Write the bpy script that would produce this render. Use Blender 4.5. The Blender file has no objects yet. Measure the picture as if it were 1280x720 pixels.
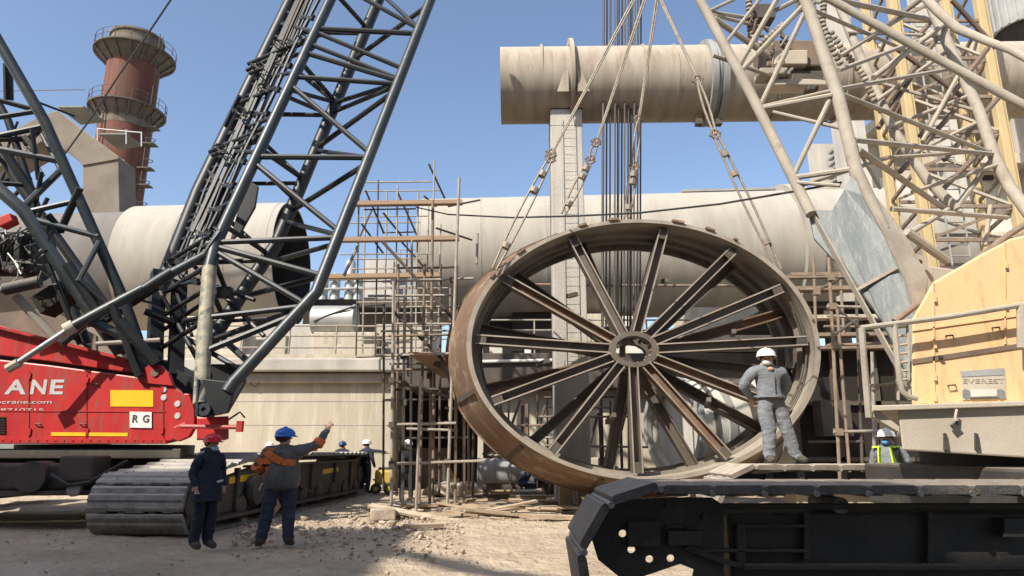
import bpy, bmesh, math, random
from mathutils import Vector as V, Matrix, noise
random.seed(11)
SC = bpy.context.scene
COL = SC.collection
R = math.radians

# ------------------------------------------------------------------ camera
FPX, EYE = 850.0, 1.45                       # focal length in photo pixels, eye height
TH = math.atan(203 / FPX)                    # camera tilted up; horizon at row 563
ST, CT = math.sin(TH), math.cos(TH)
cam = bpy.data.cameras.new('camera'); camo = bpy.data.objects.new('camera', cam); COL.objects.link(camo)
camo.location = (0, 0, EYE); camo.rotation_euler = (R(90) + TH, 0, 0)
cam.sensor_width = 36; cam.lens = 36 * FPX / 1280; cam.clip_end = 3000; cam.clip_start = .05
SC.camera = camo

# ------------------------------------------------------------------ sky, sun, exposure
SUN = V((-.48, -.54, .69)).normalized()      # towards the sun
w = bpy.data.worlds.new('World'); SC.world = w; w.use_nodes = True
nt = w.node_tree; bg = nt.nodes['Background']; sky = nt.nodes.new('ShaderNodeTexSky')
sky.sky_type = 'NISHITA'; sky.sun_disc = False
sky.sun_elevation = math.asin(SUN.z); sky.sun_rotation = math.atan2(SUN.x, SUN.y)
sky.air_density = 1.0; sky.dust_density = 3.2; sky.ozone_density = .6; sky.altitude = 900
nt.links.new(sky.outputs[0], bg.inputs[0]); bg.inputs[1].default_value = .125
sl = bpy.data.lights.new('sun', 'SUN'); sl.energy = 4.2; sl.angle = R(.53); sl.color = (1, .93, .82)
so = bpy.data.objects.new('sun', sl); COL.objects.link(so)
so.rotation_euler = SUN.to_track_quat('Z', 'Y').to_euler(); so.location = (-30, -30, 40)
SC.view_settings.view_transform = 'Standard'; SC.view_settings.look = 'None'
SC.view_settings.gamma = 1; SC.view_settings.exposure = 0.85
SC.render.engine = 'CYCLES'
SC.cycles.max_bounces = 6; SC.cycles.diffuse_bounces = 3; SC.cycles.use_denoising = True

# ------------------------------------------------------------------ geometry helpers
def P(px, py, Y):                            # a point seen at photo pixel (px, py), Y metres away
    h = (px - 640) / FPX; v = (360 - py) / FPX
    k = Y / (CT - v * ST)
    return V((h * k, Y, EYE + (ST + v * CT) * k))
def GY(py): return EYE * FPX / (py - 563) * (CT - (360 - py) / FPX * ST) / CT * CT   # distance of ground row (near enough)
def G(px, py):                               # ground point under a pixel
    v = (360 - py) / FPX; k = -EYE / (ST + v * CT)
    return V(((px - 640) / FPX * k, (CT - v * ST) * k, 0))
def proj(p):
    d = p - V((0, 0, EYE)); z = d.y * CT + d.z * ST; u = -d.y * ST + d.z * CT
    return (640 + FPX * d.x / z, 360 - FPX * u / z)

class MB:
    def __init__(s): s.v = []; s.f = []; s.s = []
    def add(s, vs, fs, smooth=False):
        o = len(s.v); s.v += [V(p) for p in vs]
        for f in fs: s.f.append([i + o for i in f]); s.s.append(smooth)
        return s
    def tube(s, a, b, r, r2=None, n=8, cap=True):
        a, b = V(a), V(b); r2 = r if r2 is None else r2
        d = (b - a).normalized(); x = d.orthogonal().normalized(); y = d.cross(x)
        A = [a + (x * math.cos(t) + y * math.sin(t)) * r for t in [2 * math.pi * i / n for i in range(n)]]
        B = [b + (x * math.cos(t) + y * math.sin(t)) * r2 for t in [2 * math.pi * i / n for i in range(n)]]
        s.add(A + B, [(i, (i + 1) % n, n + (i + 1) % n, n + i) for i in range(n)], True)
        if cap: s.add(A, [list(range(n))[::-1]]); s.add(B, [list(range(n))])
        return s
    def path(s, pts, r, n=6):
        pts = [V(p) for p in pts]; rings = []
        x = None
        for i, p in enumerate(pts):
            d = (pts[min(i + 1, len(pts) - 1)] - pts[max(i - 1, 0)]).normalized()
            x = d.orthogonal().normalized() if x is None else (x - d * x.dot(d)).normalized()
            y = d.cross(x)
            rr = r[i] if isinstance(r, (list, tuple)) else r
            rings.append([p + (x * math.cos(2 * math.pi * k / n) + y * math.sin(2 * math.pi * k / n)) * rr for k in range(n)])
        vs = [q for g in rings for q in g]; fs = []
        for i in range(len(pts) - 1):
            for k in range(n): fs.append((i * n + k, i * n + (k + 1) % n, (i + 1) * n + (k + 1) % n, (i + 1) * n + k))
        s.add(vs, fs, True); s.add(rings[0], [list(range(n))[::-1]]); s.add(rings[-1], [list(range(n))])
        return s
    def box(s, c, sz, M=None):
        c = V(c); h = [x / 2 for x in sz]; M = M or Matrix.Identity(3)
        vs = [c + M @ V((sx * h[0], sy * h[1], sz_ * h[2])) for sx in (-1, 1) for sy in (-1, 1) for sz_ in (-1, 1)]
        return s.add(vs, [(0, 1, 3, 2), (4, 6, 7, 5), (0, 4, 5, 1), (2, 3, 7, 6), (0, 2, 6, 4), (1, 5, 7, 3)])
    def beam(s, a, b, wd, ht, up=V((0, 0, 1))):
        a, b = V(a), V(b); d = (b - a).normalized(); x = d.cross(up)
        x = d.orthogonal().normalized() if x.length < 1e-3 else x.normalized()
        y = x.cross(d)
        c = [(-1, -1), (1, -1), (1, 1), (-1, 1)]
        vs = [p + x * i * wd / 2 + y * j * ht / 2 for p in (a, b) for i, j in c]
        return s.add(vs, [(3, 2, 1, 0), (4, 5, 6, 7)] + [(i, (i + 1) % 4, 4 + (i + 1) % 4, 4 + i) for i in range(4)])
    def ibeam(s, a, b, wd, ht, t, up):
        a, b = V(a), V(b); d = (b - a).normalized(); x = d.cross(up).normalized(); y = x.cross(d)
        for o in (-1, 1): s.beam(a + y * o * (ht - t) / 2, b + y * o * (ht - t) / 2, wd, t, up)
        return s.beam(a, b, t, ht - 2 * t - .002, up)
    def prism(s, pts, off):
        pts = [V(p) for p in pts]; off = V(off); n = len(pts)
        nn = sum(((pts[i] - pts[0]).cross(pts[(i + 1) % n] - pts[0]) for i in range(n)), V())
        if nn.dot(off) > 0: pts = pts[::-1]
        return s.add(pts + [p + off for p in pts],
                     [list(range(n)), [n + i for i in range(n)][::-1]] + [(i, n + i, n + (i + 1) % n, (i + 1) % n) for i in range(n)])
    def lathe(s, o, ax, prof, n=32, ux=None, sx=1, a0=0, a1=2 * math.pi, closed=False):
        o = V(o); ax = V(ax).normalized(); x = V(ux).normalized() if ux else ax.orthogonal().normalized(); y = ax.cross(x)
        full = abs(a1 - a0 - 2 * math.pi) < 1e-6; m = n if full else n + 1
        vs = []
        for t, r in prof:
            for k in range(m):
                g = a0 + (a1 - a0) * k / n
                vs.append(o + ax * t + x * (math.cos(g) * r * sx) + y * (math.sin(g) * r))
        fs = []; L = len(prof)
        for i in range(L if closed else L - 1):
            j = (i + 1) % L
            for k in range(n):
                k2 = (k + 1) % m
                fs.append((i * m + k, i * m + k2, j * m + k2, j * m + k))
        return s.add(vs, fs, True)
    def blob(s, c, sz, seed=0, rough=.3, sub=1):
        bm = bmesh.new(); bmesh.ops.create_icosphere(bm, subdivisions=sub, radius=1)
        rn = random.Random(seed); vs = []
        for v_ in bm.verts:
            k = 1 + rn.uniform(-rough, rough); vs.append(V(c) + V((v_.co.x * sz[0] * k, v_.co.y * sz[1] * k, v_.co.z * sz[2] * k)))
        fs = [[q.index for q in f.verts] for f in bm.faces]; bm.free()
        return s.add(vs, fs)
    def mesh(s, name, mat, o=V()):
        me = bpy.data.meshes.new(name); me.from_pydata([p - o for p in s.v], [], s.f)
        me.polygons.foreach_set('use_smooth', s.s)
        for m in (mat if isinstance(mat, (list, tuple)) else [mat]): me.materials.append(m)
        return me

ABS = {}
def tag(o, label=None, cat=None, group=None, kind=None):
    for k, x in (('label', label), ('category', cat), ('group', group), ('kind', kind)):
        if x: o[k] = x
    return o
def thing(name, label, cat, loc=(0, 0, 0), group=None):
    o = bpy.data.objects.new(name, None); COL.objects.link(o); o.empty_display_size = .2
    o.location = V(loc); ABS[o] = V(loc); return tag(o, label, cat, group)
def part(mb, name, mat, parent=None, bevel=0, sharp=40):
    mn = V([min(p[i] for p in mb.v) for i in range(3)]); mx = V([max(p[i] for p in mb.v) for i in range(3)])
    o_ = (mn + mx) / 2
    if parent is None: o_.z = mn.z
    me = mb.mesh(name, mat, o_)
    o = bpy.data.objects.new(name, me); COL.objects.link(o); ABS[o] = o_
    o.location = o_ - ABS[parent] if parent else o_
    if parent: o.parent = parent
    if any(mb.s): me.set_sharp_from_angle(angle=R(sharp))
    if bevel:
        b = o.modifiers.new('bevel', 'BEVEL'); b.width = bevel; b.segments = 2; b.limit_method = 'ANGLE'; b.angle_limit = R(40)
    return o
def inst(me, name, M, parent=None):          # one more object on shared mesh data; M in world space
    o = bpy.data.objects.new(name, me); COL.objects.link(o); ABS[o] = M.translation.copy()
    if parent: o.parent = parent; o.matrix_local = Matrix.Translation(-ABS[parent]) @ M
    else: o.matrix_local = M
    return o
def tubes(lst, name, mat, parent, n=8):      # each tube an object of its own
    return [part(MB().tube(a, b, r, n=n), name, mat, parent) for a, b, r in lst]

# ------------------------------------------------------------------ materials
def M_(name, c1, c2=None, rough=.8, metal=0, scale=2.0, bump=.15, mixp=(.35, .65), streak=None, dust=None, dust_amt=.8,
       fine=40, c3=None, c3p=(.55, .7), spec=.4, c3scale=1.3, bd=.05, fdet=4):
    m = bpy.data.materials.new(name); m.use_nodes = True; t = m.node_tree; N = t.nodes; L = t.links
    b = N['Principled BSDF']; b.inputs['Roughness'].default_value = rough; b.inputs['Metallic'].default_value = metal
    b.inputs['Specular IOR Level'].default_value = spec
    tc = N.new('ShaderNodeTexCoord'); geo = N.new('ShaderNodeNewGeometry'); src = geo.outputs['Position']
    c2 = c2 or tuple(x * .75 for x in c1)
    def nz(sc, det=6, vec=None, rg=.6):
        n = N.new('ShaderNodeTexNoise'); n.inputs['Scale'].default_value = sc; n.inputs['Detail'].default_value = det
        n.inputs['Roughness'].default_value = rg; L.new(vec or src, n.inputs['Vector']); return n.outputs['Fac']
    def ramp(fac, p0, p1):
        r = N.new('ShaderNodeMapRange'); r.inputs[1].default_value = p0; r.inputs[2].default_value = p1; L.new(fac, r.inputs[0]); return r.outputs[0]
    def mix(fac, a, c):
        x = N.new('ShaderNodeMix'); x.data_type = 'RGBA'; L.new(fac, x.inputs['Factor'])
        for i, q in ((6, a), (7, c)):
            if isinstance(q, tuple): x.inputs[i].default_value = (*q, 1)
            else: L.new(q, x.inputs[i])
        return x.outputs[2]
    vec = None
    if streak:
        mp = N.new('ShaderNodeMapping'); mp.inputs['Scale'].default_value = streak; L.new(src, mp.inputs['Vector']); vec = mp.outputs[0]
    col = mix(ramp(nz(scale, 8, vec), *mixp), tuple(c1), tuple(c2))
    if c3: col = mix(ramp(nz(c3scale, 10, vec, .7), *c3p), col, tuple(c3))
    fn = nz(fine, fdet)
    hsv = N.new('ShaderNodeHueSaturation'); L.new(col, hsv.inputs['Color'])
    mr = N.new('ShaderNodeMapRange'); mr.inputs[3].default_value = .82; mr.inputs[4].default_value = 1.18; L.new(fn, mr.inputs[0]); L.new(mr.outputs[0], hsv.inputs['Value'])
    col = hsv.outputs[0]
    if dust:
        sp = N.new('ShaderNodeSeparateXYZ'); L.new(geo.outputs['Normal'], sp.inputs[0])
        up = ramp(sp.outputs['Z'], .25, .8)
        mu = N.new('ShaderNodeMath'); mu.operation = 'MULTIPLY'; L.new(up, mu.inputs[0])
        dn = N.new('ShaderNodeMapRange'); dn.inputs[1].default_value = .3; dn.inputs[2].default_value = .6; dn.inputs[3].default_value = .25 * dust_amt; dn.inputs[4].default_value = dust_amt
        L.new(nz(5), dn.inputs[0]); L.new(dn.outputs[0], mu.inputs[1])
        col = mix(mu.outputs[0], col, tuple(dust))
    L.new(col, b.inputs['Base Color'])
    if bump:
        bp = N.new('ShaderNodeBump'); bp.inputs['Strength'].default_value = bump; bp.inputs['Distance'].default_value = bd
        L.new(fn, bp.inputs['Height']); L.new(bp.outputs[0], b.inputs['Normal'])
    return m
DUST = (.50, .41, .30)
m = {}
m['ground'] = M_('dusty_ground', (.51, .415, .30), (.39, .305, .215), .95, scale=.9, bump=1, bd=.14, fdet=12, fine=5, c3=(.33, .255, .18), c3p=(.48, .72), c3scale=.3)
m['stone'] = M_('pale_stone', (.48, .40, .31), (.27, .21, .15), .95, scale=6, bump=.4)
m['conc'] = M_('stained_concrete', (.46, .41, .325), (.37, .325, .25), .95, scale=1.0, bump=.25, streak=(1.4, 1.4, .16), c3=(.55, .5, .41), c3p=(.5, .7), fine=18, c3scale=2.2)
m['conc2'] = M_('grey_concrete', (.46, .43, .38), (.33, .31, .28), .95, scale=.8, bump=.25, streak=(1.2, 1.2, .25), fine=18)
m['pale'] = M_('pale_panel', (.56, .54, .48), (.46, .44, .38), .9, scale=.6, streak=(1.5, 1.5, .1))
m['kiln'] = M_('kiln_shell_paint', (.35, .325, .28), (.28, .255, .215), .75, scale=.9, bump=.08, fine=25, streak=(1.6, .35, .35), dust=(.38, .35, .3), c3=(.23, .2, .17), c3p=(.58, .8))
m['kiln_shaded'] = M_('kiln_shaded_section', (.17, .155, .14), (.12, .11, .1), .8, scale=.6, bump=.08)  # kiln colour darkened to carry the elbow duct's shadow
m['duct'] = M_('duct_steel', (.36, .315, .25), (.28, .235, .18), .7, scale=1.3, bump=.1, streak=(2.4, .4, .4), dust=(.46, .4, .32), c3=(.22, .145, .1), c3p=(.52, .72), c3scale=1.6)
m['dark_in'] = M_('dark_inside', (.03, .027, .025), (.055, .048, .042), .95, scale=2)  # near-black inner faces and openings
m['stack'] = M_('rust_red_stack', (.165, .064, .042), (.105, .042, .029), .85, scale=.5, bump=.1, streak=(1, 1, .15), c3=(.07, .04, .03), c3p=(.5, .66), c3scale=1.6)
m['stack_grey'] = M_('stack_steelwork', (.11, .096, .082), (.065, .057, .048), .8, scale=1.5)
m['rust'] = M_('rusty_plate', (.175, .108, .067), (.115, .07, .045), .85, scale=.9, bump=.15, c3=(.3, .23, .155), c3p=(.5, .68), c3scale=1.8)
m['mill'] = M_('mill_scale_steel', (.27, .24, .2), (.19, .165, .135), .6, .15, scale=1.2, bump=.1, c3=(.34, .3, .245), c3p=(.5, .75), dust=(.44, .39, .31), dust_amt=.8)
m['rim'] = M_('bare_rim_steel', (.34, .30, .25), (.24, .2, .16), .55, .2, scale=2.2, bump=.1, c3=(.40, .26, .14), c3p=(.6, .8))
m['spoke'] = M_('spoke_steel', (.14, .118, .096), (.09, .075, .061), .6, .15, scale=1.5, bump=.1, c3=(.2, .135, .09), c3p=(.58, .75))
m['spoke_rust'] = M_('spoke_rust_steel', (.2, .125, .082), (.14, .085, .058), .75, scale=1.5, bump=.1, c3=(.22, .18, .14), c3p=(.5, .7))
m['red'] = M_('red_crane_paint', (.46, .024, .022), (.34, .017, .018), .42, scale=1.2, bump=.04, streak=(2.2, 2.2, .5), dust=(.34, .12, .09), dust_amt=.6, c3=(.24, .07, .05), c3p=(.5, .68), spec=.45, c3scale=3)
m['yellow'] = M_('yellow_sticker', (.72, .47, .02), (.66, .42, .02), .4, scale=4, bump=.02)
m['white'] = M_('white_paint', (.72, .70, .66), (.62, .6, .56), .5, scale=4, bump=.02)
m['grey_letter'] = M_('grey_lettering', (.50, .48, .46), (.42, .40, .38), .5, scale=5, bump=.02)
m['black_letter'] = M_('black_lettering', (.04, .04, .04), (.06, .06, .06), .6, scale=5, bump=.02)
m['boom_blue'] = M_('blue_grey_boom_paint', (.042, .051, .055), (.028, .035, .039), .4, .1, scale=1.8, bump=.05, dust=(.17, .165, .15), dust_amt=.5, c3=(.1, .102, .095), c3p=(.55, .75))
m['boom_black'] = M_('black_boom_paint', (.013, .015, .017), (.022, .024, .026), .45, .1, scale=2, bump=.05, dust=(.07, .066, .06), dust_amt=.5)
m['boom_bare'] = M_('scraped_boom_tube', (.36, .32, .22), (.2, .19, .15), .6, scale=5, bump=.15, c3=(.08, .09, .09), c3p=(.5, .6), c3scale=4)
m['brown_bar'] = M_('brown_pendant_bar', (.20, .14, .10), (.12, .09, .07), .7, scale=2)
m['chrome'] = M_('worn_steel_rod', (.42, .42, .41), (.3, .3, .29), .35, .6, scale=3, bump=.03)
m['shoe'] = M_('crawler_shoe_steel', (.3, .285, .26), (.18, .17, .155), .6, .2, scale=5, bump=.45, dust=(.46, .43, .38), dust_amt=.85, c3=(.1, .09, .08), c3p=(.5, .7))
m['shoe_tan'] = M_('dusty_far_shoe', (.2, .17, .14), (.12, .1, .08), .8, scale=4, bump=.25, dust=(.46, .40, .32), dust_amt=1)
m['shoe_dark'] = M_('dark_crawler_shoe', (.13, .12, .11), (.07, .066, .062), .5, .3, scale=5, bump=.4, c3=(.19, .155, .12), c3p=(.52, .7), c3scale=4, dust=(.40, .34, .27), dust_amt=.8)
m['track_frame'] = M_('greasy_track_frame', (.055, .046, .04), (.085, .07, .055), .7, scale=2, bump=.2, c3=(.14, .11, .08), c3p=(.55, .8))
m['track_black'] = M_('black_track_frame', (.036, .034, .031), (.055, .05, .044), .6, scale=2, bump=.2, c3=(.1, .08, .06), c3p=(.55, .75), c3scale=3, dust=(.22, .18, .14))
m['tan'] = M_('dusty_tan_paint', (.36, .32, .26), (.27, .235, .19), .8, scale=2.5, bump=.15, dust=(.48, .42, .335), c3=(.2, .165, .125), c3p=(.56, .74), c3scale=6)
m['ochre'] = M_('faded_yellow_paint', (.74, .47, .235), (.68, .45, .25), .7, scale=1.4, bump=.06, streak=(2.2, 2.2, .45), dust=(.6, .48, .34), c3=(.5, .34, .17), c3p=(.5, .66), c3scale=3.2)
m['ochre_post'] = M_('yellow_steel_post', (.50, .38, .19), (.42, .33, .18), .7, scale=1.5, bump=.06, c3=(.42, .33, .2), c3p=(.55, .75))
m['faded'] = M_('faded_lettering', (.36, .31, .26), (.42, .37, .3), .8, scale=12, bump=.02)
m['deck'] = M_('dusty_deck_plate', (.46, .41, .33), (.38, .33, .26), .8, scale=1.5, bump=.1, dust=(.56, .5, .4), c3=(.24, .2, .15), c3p=(.64, .8))
m['bluegrey'] = M_('scuffed_blue_grey_plate', (.2, .22, .22), (.15, .168, .17), .6, .1, scale=2.5, bump=.1, streak=(3, 3, .6), c3=(.32, .315, .285), c3p=(.5, .75), c3scale=7)
m['scaf'] = M_('scaffold_tube', (.36, .325, .28), (.26, .225, .185), .7, .2, scale=6, bump=.05)
m['scaf_rust'] = M_('rusty_scaffold_tube', (.25, .19, .14), (.17, .125, .09), .8, scale=6, bump=.05)
m['scaf_dark'] = M_('dark_scaffold_tube', (.07, .055, .045), (.1, .08, .06), .8, scale=6)
m['plank'] = M_('scaffold_plank', (.33, .235, .155), (.27, .18, .11), .85, scale=3, streak=(.4, 6, 6), bump=.1)
m['wood'] = M_('weathered_timber', (.34, .26, .18), (.22, .165, .11), .9, scale=3, streak=(1, 1, 1), bump=.2, dust=(.5, .42, .32))
m['rope'] = M_('steel_wire_rope', (.34, .29, .23), (.22, .185, .15), .7, .3, scale=12, bump=.2)
m['rope_dark'] = M_('dark_hoist_rope', (.06, .055, .055), (.09, .08, .075), .6, .3, scale=12)
m['shackle'] = M_('shackle_steel', (.22, .17, .13), (.14, .11, .09), .6, .4, scale=9)
m['galv'] = M_('galvanised_sheet', (.42, .42, .40), (.33, .33, .31), .45, .35, scale=1.5, bump=.05)
m['plant'] = M_('far_plant_steel', (.30, .30, .29), (.22, .22, .21), .8, scale=1)
m['elbow'] = M_('brown_gas_duct', (.19, .16, .125), (.14, .115, .09), .85, scale=.6, dust=(.5, .44, .35))
m['roof_sheet'] = M_('green_grey_sheet', (.14, .15, .13), (.1, .11, .1), .6, scale=1, dust=(.52, .5, .44))
m['shaft_cap'] = M_('weathered_cap', (.19, .155, .12), (.11, .088, .07), .9, scale=1.2, streak=(1, 1, .2))
m['shade_black'] = M_('shade_black_plate', (.014, .011, .009), (.024, .018, .014), .9, scale=1)  # near-black for painted deep shade, also for seams, louvres and crates
m['skin'] = M_('skin', (.50, .30, .21), (.42, .25, .17), .6, scale=8, bump=.05)
m['navy'] = M_('navy_cloth', (.016, .020, .034), (.022, .026, .042), .9, scale=7, bump=.3)
m['jeans'] = M_('dark_blue_trousers', (.022, .028, .05), (.03, .038, .062), .9, scale=7, bump=.3)
m['jacket'] = M_('charcoal_work_jacket', (.05, .052, .053), (.085, .088, .088), .5, scale=9, bump=.4)
m['orange'] = M_('orange_cloth', (.55, .15, .035), (.42, .11, .03), .8, scale=9, bump=.2)
m['overall'] = M_('grey_blue_overall', (.21, .225, .245), (.155, .168, .185), .9, scale=9, bump=.5)
m['boot'] = M_('dusty_boot', (.09, .08, .07), (.055, .05, .045), .9, scale=9)
m['h_blue'] = M_('blue_helmet', (.02, .13, .50), (.018, .12, .45), .3, scale=3, bump=0)
m['h_red'] = M_('red_helmet', (.55, .012, .025), (.5, .012, .022), .3, scale=3, bump=0)
m['h_white'] = M_('white_helmet', (.78, .77, .74), (.74, .72, .68), .35, scale=3, bump=0)
m['h_navy'] = M_('dark_blue_helmet', (.02, .05, .16), (.02, .045, .14), .35, scale=3, bump=0)
m['mask_b'] = M_('pale_blue_mask', (.35, .50, .52), (.3, .45, .47), .8, scale=9)
m['mask_blue'] = M_('blue_mask', (.10, .32, .62), (.08, .28, .55), .8, scale=9)
m['hair'] = M_('dark_hair', (.015, .012, .01), (.025, .02, .017), .7, scale=20)
m['vest'] = M_('hi_vis_vest', (.50, .72, .04), (.45, .66, .04), .7, scale=9)
m['reflect'] = M_('reflective_tape', (.62, .63, .62), (.55, .55, .55), .4, scale=9)
m['lime'] = M_('yellow_machine_paint', (.48, .33, .05), (.36, .26, .06), .6, scale=4, bump=.05)
m['hose'] = M_('black_rubber_hose', (.02, .02, .02), (.035, .034, .032), .6, scale=8)
m['amber'] = M_('dusty_hose', (.30, .27, .22), (.14, .12, .1), .7, scale=8)

# ================================================================== the setting
def warp(t, n, far): return math.copysign(n * abs(t) + (far - n) * abs(t) ** 5, t)
mb = MB(); NX, NY = 210, 240; vs = []; fs = []
for j in range(NY + 1):
    tt = j / NY
    y = -60 + 0 if j == 0 else (2 + 26 * (tt * 1.25) if tt < .8 else 28 + 900 * ((tt - .8) / .2) ** 2.5)
    for i in range(NX + 1):
        x = warp(i / NX * 2 - 1, 14, 700)
        z = 0
        if y < 40 and abs(x) < 18:
            z = .04 * noise.noise(V((x * .5, y * .5, 0))) + .045 * noise.noise(V((x * 1.7, y * 1.7, 3))) + .022 * noise.noise(V((x * 4.5, y * 4.5, 7)))
            # wheel ruts in the foreground
            z -= .03 * math.exp(-((y - 9.6 - .15 * x) / .25) ** 2) * (1 if x < 1 else 0)
            z -= .03 * math.exp(-((y - 8.3 - .1 * x) / .22) ** 2) * (1 if x < 1 else 0) + .025 * math.exp(-((y - 10.9 + .05 * x) / .2) ** 2) * (1 if x < 0 else 0)
            z -= .03
        vs.append((x, y, z))
for j in range(NY):
    for i in range(NX):
        a = j * (NX + 1) + i; fs.append((a, a + 1, a + NX + 2, a + NX + 1))
mb.add(vs, fs, True); g = part(mb, 'ground', m['ground']); tag(g, kind='structure')

# unseen blocks added behind the camera, sized only to shade the foreground
mb = MB(); mb.box((2, -9, 7.3), (17.6, 8, 14.6)); mb.box((-12.7, -9, 7.8), (11.8, 8.02, 15.6)); mb.box((-21.6, -9, 12.1), (6.0, 8.04, 24.2)); mb.box((-13.2, -6, 16.5), (1.3, 1.5, 1.9)); mb.box((-15.6, -6, 16.2), (.7, 1, 1.3)); mb.box((-10.2, -6, 16.8), (.5, .5, 2.5)); mb.beam((-18.6, -6, 22.8), (-9, -6, 16.0), .3, .3); mb.box((-36.2, -9, 13.1), (23.4, 8.06, 26.2))
b = part(mb, 'building', m['conc2']); tag(b, 'plain grey concrete shade blocks added out of view behind the viewer', 'building')

# ------------------------------------------------------------------ far plant between the two kilns
t = thing('plant_building', 'distant grey plant building with pipes and vessels behind the scaffold', 'building', (-10, 48, 0))
def fbox(x0, y0, x1, y1, Y, dep, name, mat, parent, bevel=0):
    a, b_, c, d = P(x0, y1, Y), P(x1, y1, Y), P(x1, y0, Y), P(x0, y0, Y)
    x0, x1 = min(a.x, d.x), max(b_.x, c.x); z0, z1 = (a.z + b_.z) / 2, (c.z + d.z) / 2
    return part(MB().box(((x0 + x1) / 2, Y + dep / 2, (z0 + z1) / 2), (x1 - x0, dep, z1 - z0)), name, mat, parent, bevel)
fbox(380, 372, 540, 470, 48, 6, 'wall', m['plant'], t)
fbox(455, 325, 490, 372, 49, 4, 'tower', m['conc2'], t)
fbox(492, 322, 560, 372, 50, 3, 'shed_roof', m['plant'], t)
for x, y0 in ((403, 335), (418, 342), (436, 325), (447, 345)):
    a = P(x, 375, 47); c = P(x, y0, 47)
    part(MB().lathe(a, (0, 0, 1), [(-.5, .0), (-.5, .35), (c.z - a.z - .2, .35), (c.z - a.z, .2), (c.z - a.z, 0)], 12), 'pipe', m['galv'], t)
for y in (350, 362):
    part(MB().tube(P(398, y, 46.5), P(520, y - 4, 46.5), .1), 'pipe', m['plant'], t)
for x in range(500, 560, 12):
    part(MB().tube(P(x, 322, 50), P(x, 312, 50), .05), 'railing_post', m['plant'], t)
part(MB().tube(P(496, 312, 50), P(558, 312, 50), .05), 'railing', m['plant'], t)

# ------------------------------------------------------------------ rotary kiln, both ends standing open
KY, KR = 32.0, 3.02
KD = V((1, 0, .026)).normalized(); KO = P(365, 331, KY)          # the kiln line climbs gently to the right
def KA(px): x = P(px, 331, KY).x; return KO + KD * ((x - KO.x) / KD.x)
def ring(c, r0, r1, wdt, n=64):              # a ring round a kiln shell
    return MB().lathe(c - KD * wdt / 2, KD, [(0, r0), (0, r1), (wdt, r1), (wdt, r0)], n, closed=True)
def kiln(label, pa, pb, seams):
    a, b_ = KA(pa), KA(pb); L_k = (b_ - a).length
    t = thing('rotary_kiln', label, 'kiln', (a + b_) / 2 * 1)
    part(MB().lathe(a, KD, [(0, KR - .07), (0, KR), (L_k, KR), (L_k, KR - .07)], 72), 'shell', m['kiln'], t)
    part(MB().lathe(a, KD, [(0.02, KR - .071), (L_k - .01, KR - .071)], 72), 'lining', m['dark_in'], t)
    for px in seams: part(ring(KA(px), KR - .02, KR + .014, .05), 'weld_seam', m['kiln'], t)
    return t
t = kiln('pale rotary kiln shell with dark open end behind the blue-grey boom', 180, 366, (358, 310, 250))
part(MB().lathe(KA(-180), KD, [(0, 0), (0, KR - .25), ((KA(182) - KA(-180)).length, KR - .25), ((KA(182) - KA(-180)).length, 0)], 64), 'shaded_shell', m['kiln_shaded'], t)  # left kiln length, coloured darker where the duct's shadow falls
c = KA(300)
for k in range(6):
    a = k * math.pi / 3 + .2
    part(MB().beam(c, c + V((0, math.cos(a), math.sin(a))) * (KR - .1), .25, .25, V((1, 0, 0))), 'brace', m['track_frame'], t)
part(MB().lathe(c - V((.2, 0, 0)), (1, 0, 0), [(0, 0), (0, .5), (.4, .5), (.4, 0)], 24), 'hub', m['track_frame'], t)
t = kiln('long pale rotary kiln shell running behind the spoked wheel', 530, 1180, (534, 604, 680, 760, 920))
part(ring(KA(985), KR - .02, KR + .3, .8), 'tyre', m['kiln'], t)
gk = KA(918) + V((0, 0, KR + .05)); part(MB().box(gk + V((0, 0, .06)), (5, 1.2, .12), Matrix.Rotation(-.026, 3, 'Y')), 'guard', m['plant'], t)
for k in (-2, 0, 2): part(MB().box(gk + V((k, 0, -.2)), (.1, .8, .5)), 'guard_leg', m['plant'], t)
# drip line
# ------------------------------------------------------------------ upper duct on its column
DY = 20.0
a = P(626, 108, DY); e = P(1330, 100, DY); DR = 1.21; dd = (e - a).normalized(); DL = (e - a).length
t = thing('gas_duct', 'big dusty overhead duct resting on the tall concrete column', 'duct', (a.x, DY, a.z))
part(MB().lathe(a, dd, [(0, 0), (0, DR - .04), (0, DR), (DL, DR), (DL, 0)], 64), 'shell', m['duct'], t)
for px, wd, rr in ((676, .06, .02), (800, .06, .02), (838, .05, .02), (960, .06, .02), (1040, .1, .05)):
    q = P(px, 105, DY); part(MB().lathe(q - dd * wd / 2, dd, [(0, DR - .01), (0, DR + rr), (wd, DR + rr), (wd, DR - .01)], 64), 'weld_seam', m['duct'], t)
for px in (880, 893):
    q = P(px, 105, DY); part(MB().lathe(q - dd * .09, dd, [(0, DR - .01), (0, DR + .16), (.18, DR + .16), (.18, DR - .01)], 64), 'flange', m['plant'], t)
q = P(887, 105, DY); part(MB().lathe(q - dd * .12, dd, [(0, DR + .04), (.12, DR + .1), (.24, DR + .04)], 64), 'bellows', m['plant'], t)
for px in (873, 898): part(MB().box(P(px, 153, DY - .4), (.19, .22, .19)), 'lug', m['stack_grey'], t)
q = P(712, 105, DY)
pl = MB(); n = 40; out = []; 
for k in range(n + 1):
    g_ = -math.pi / 2 + 2 * math.pi * k / n
    out.append((math.cos(g_), math.sin(g_)))
pl.lathe(q - dd * .06, dd, [(0, DR - .01), (0, DR + .2), (.12, DR + .2), (.12, DR - .01)], 48)
part(pl, 'ring_plate', m['duct'], t)
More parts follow.
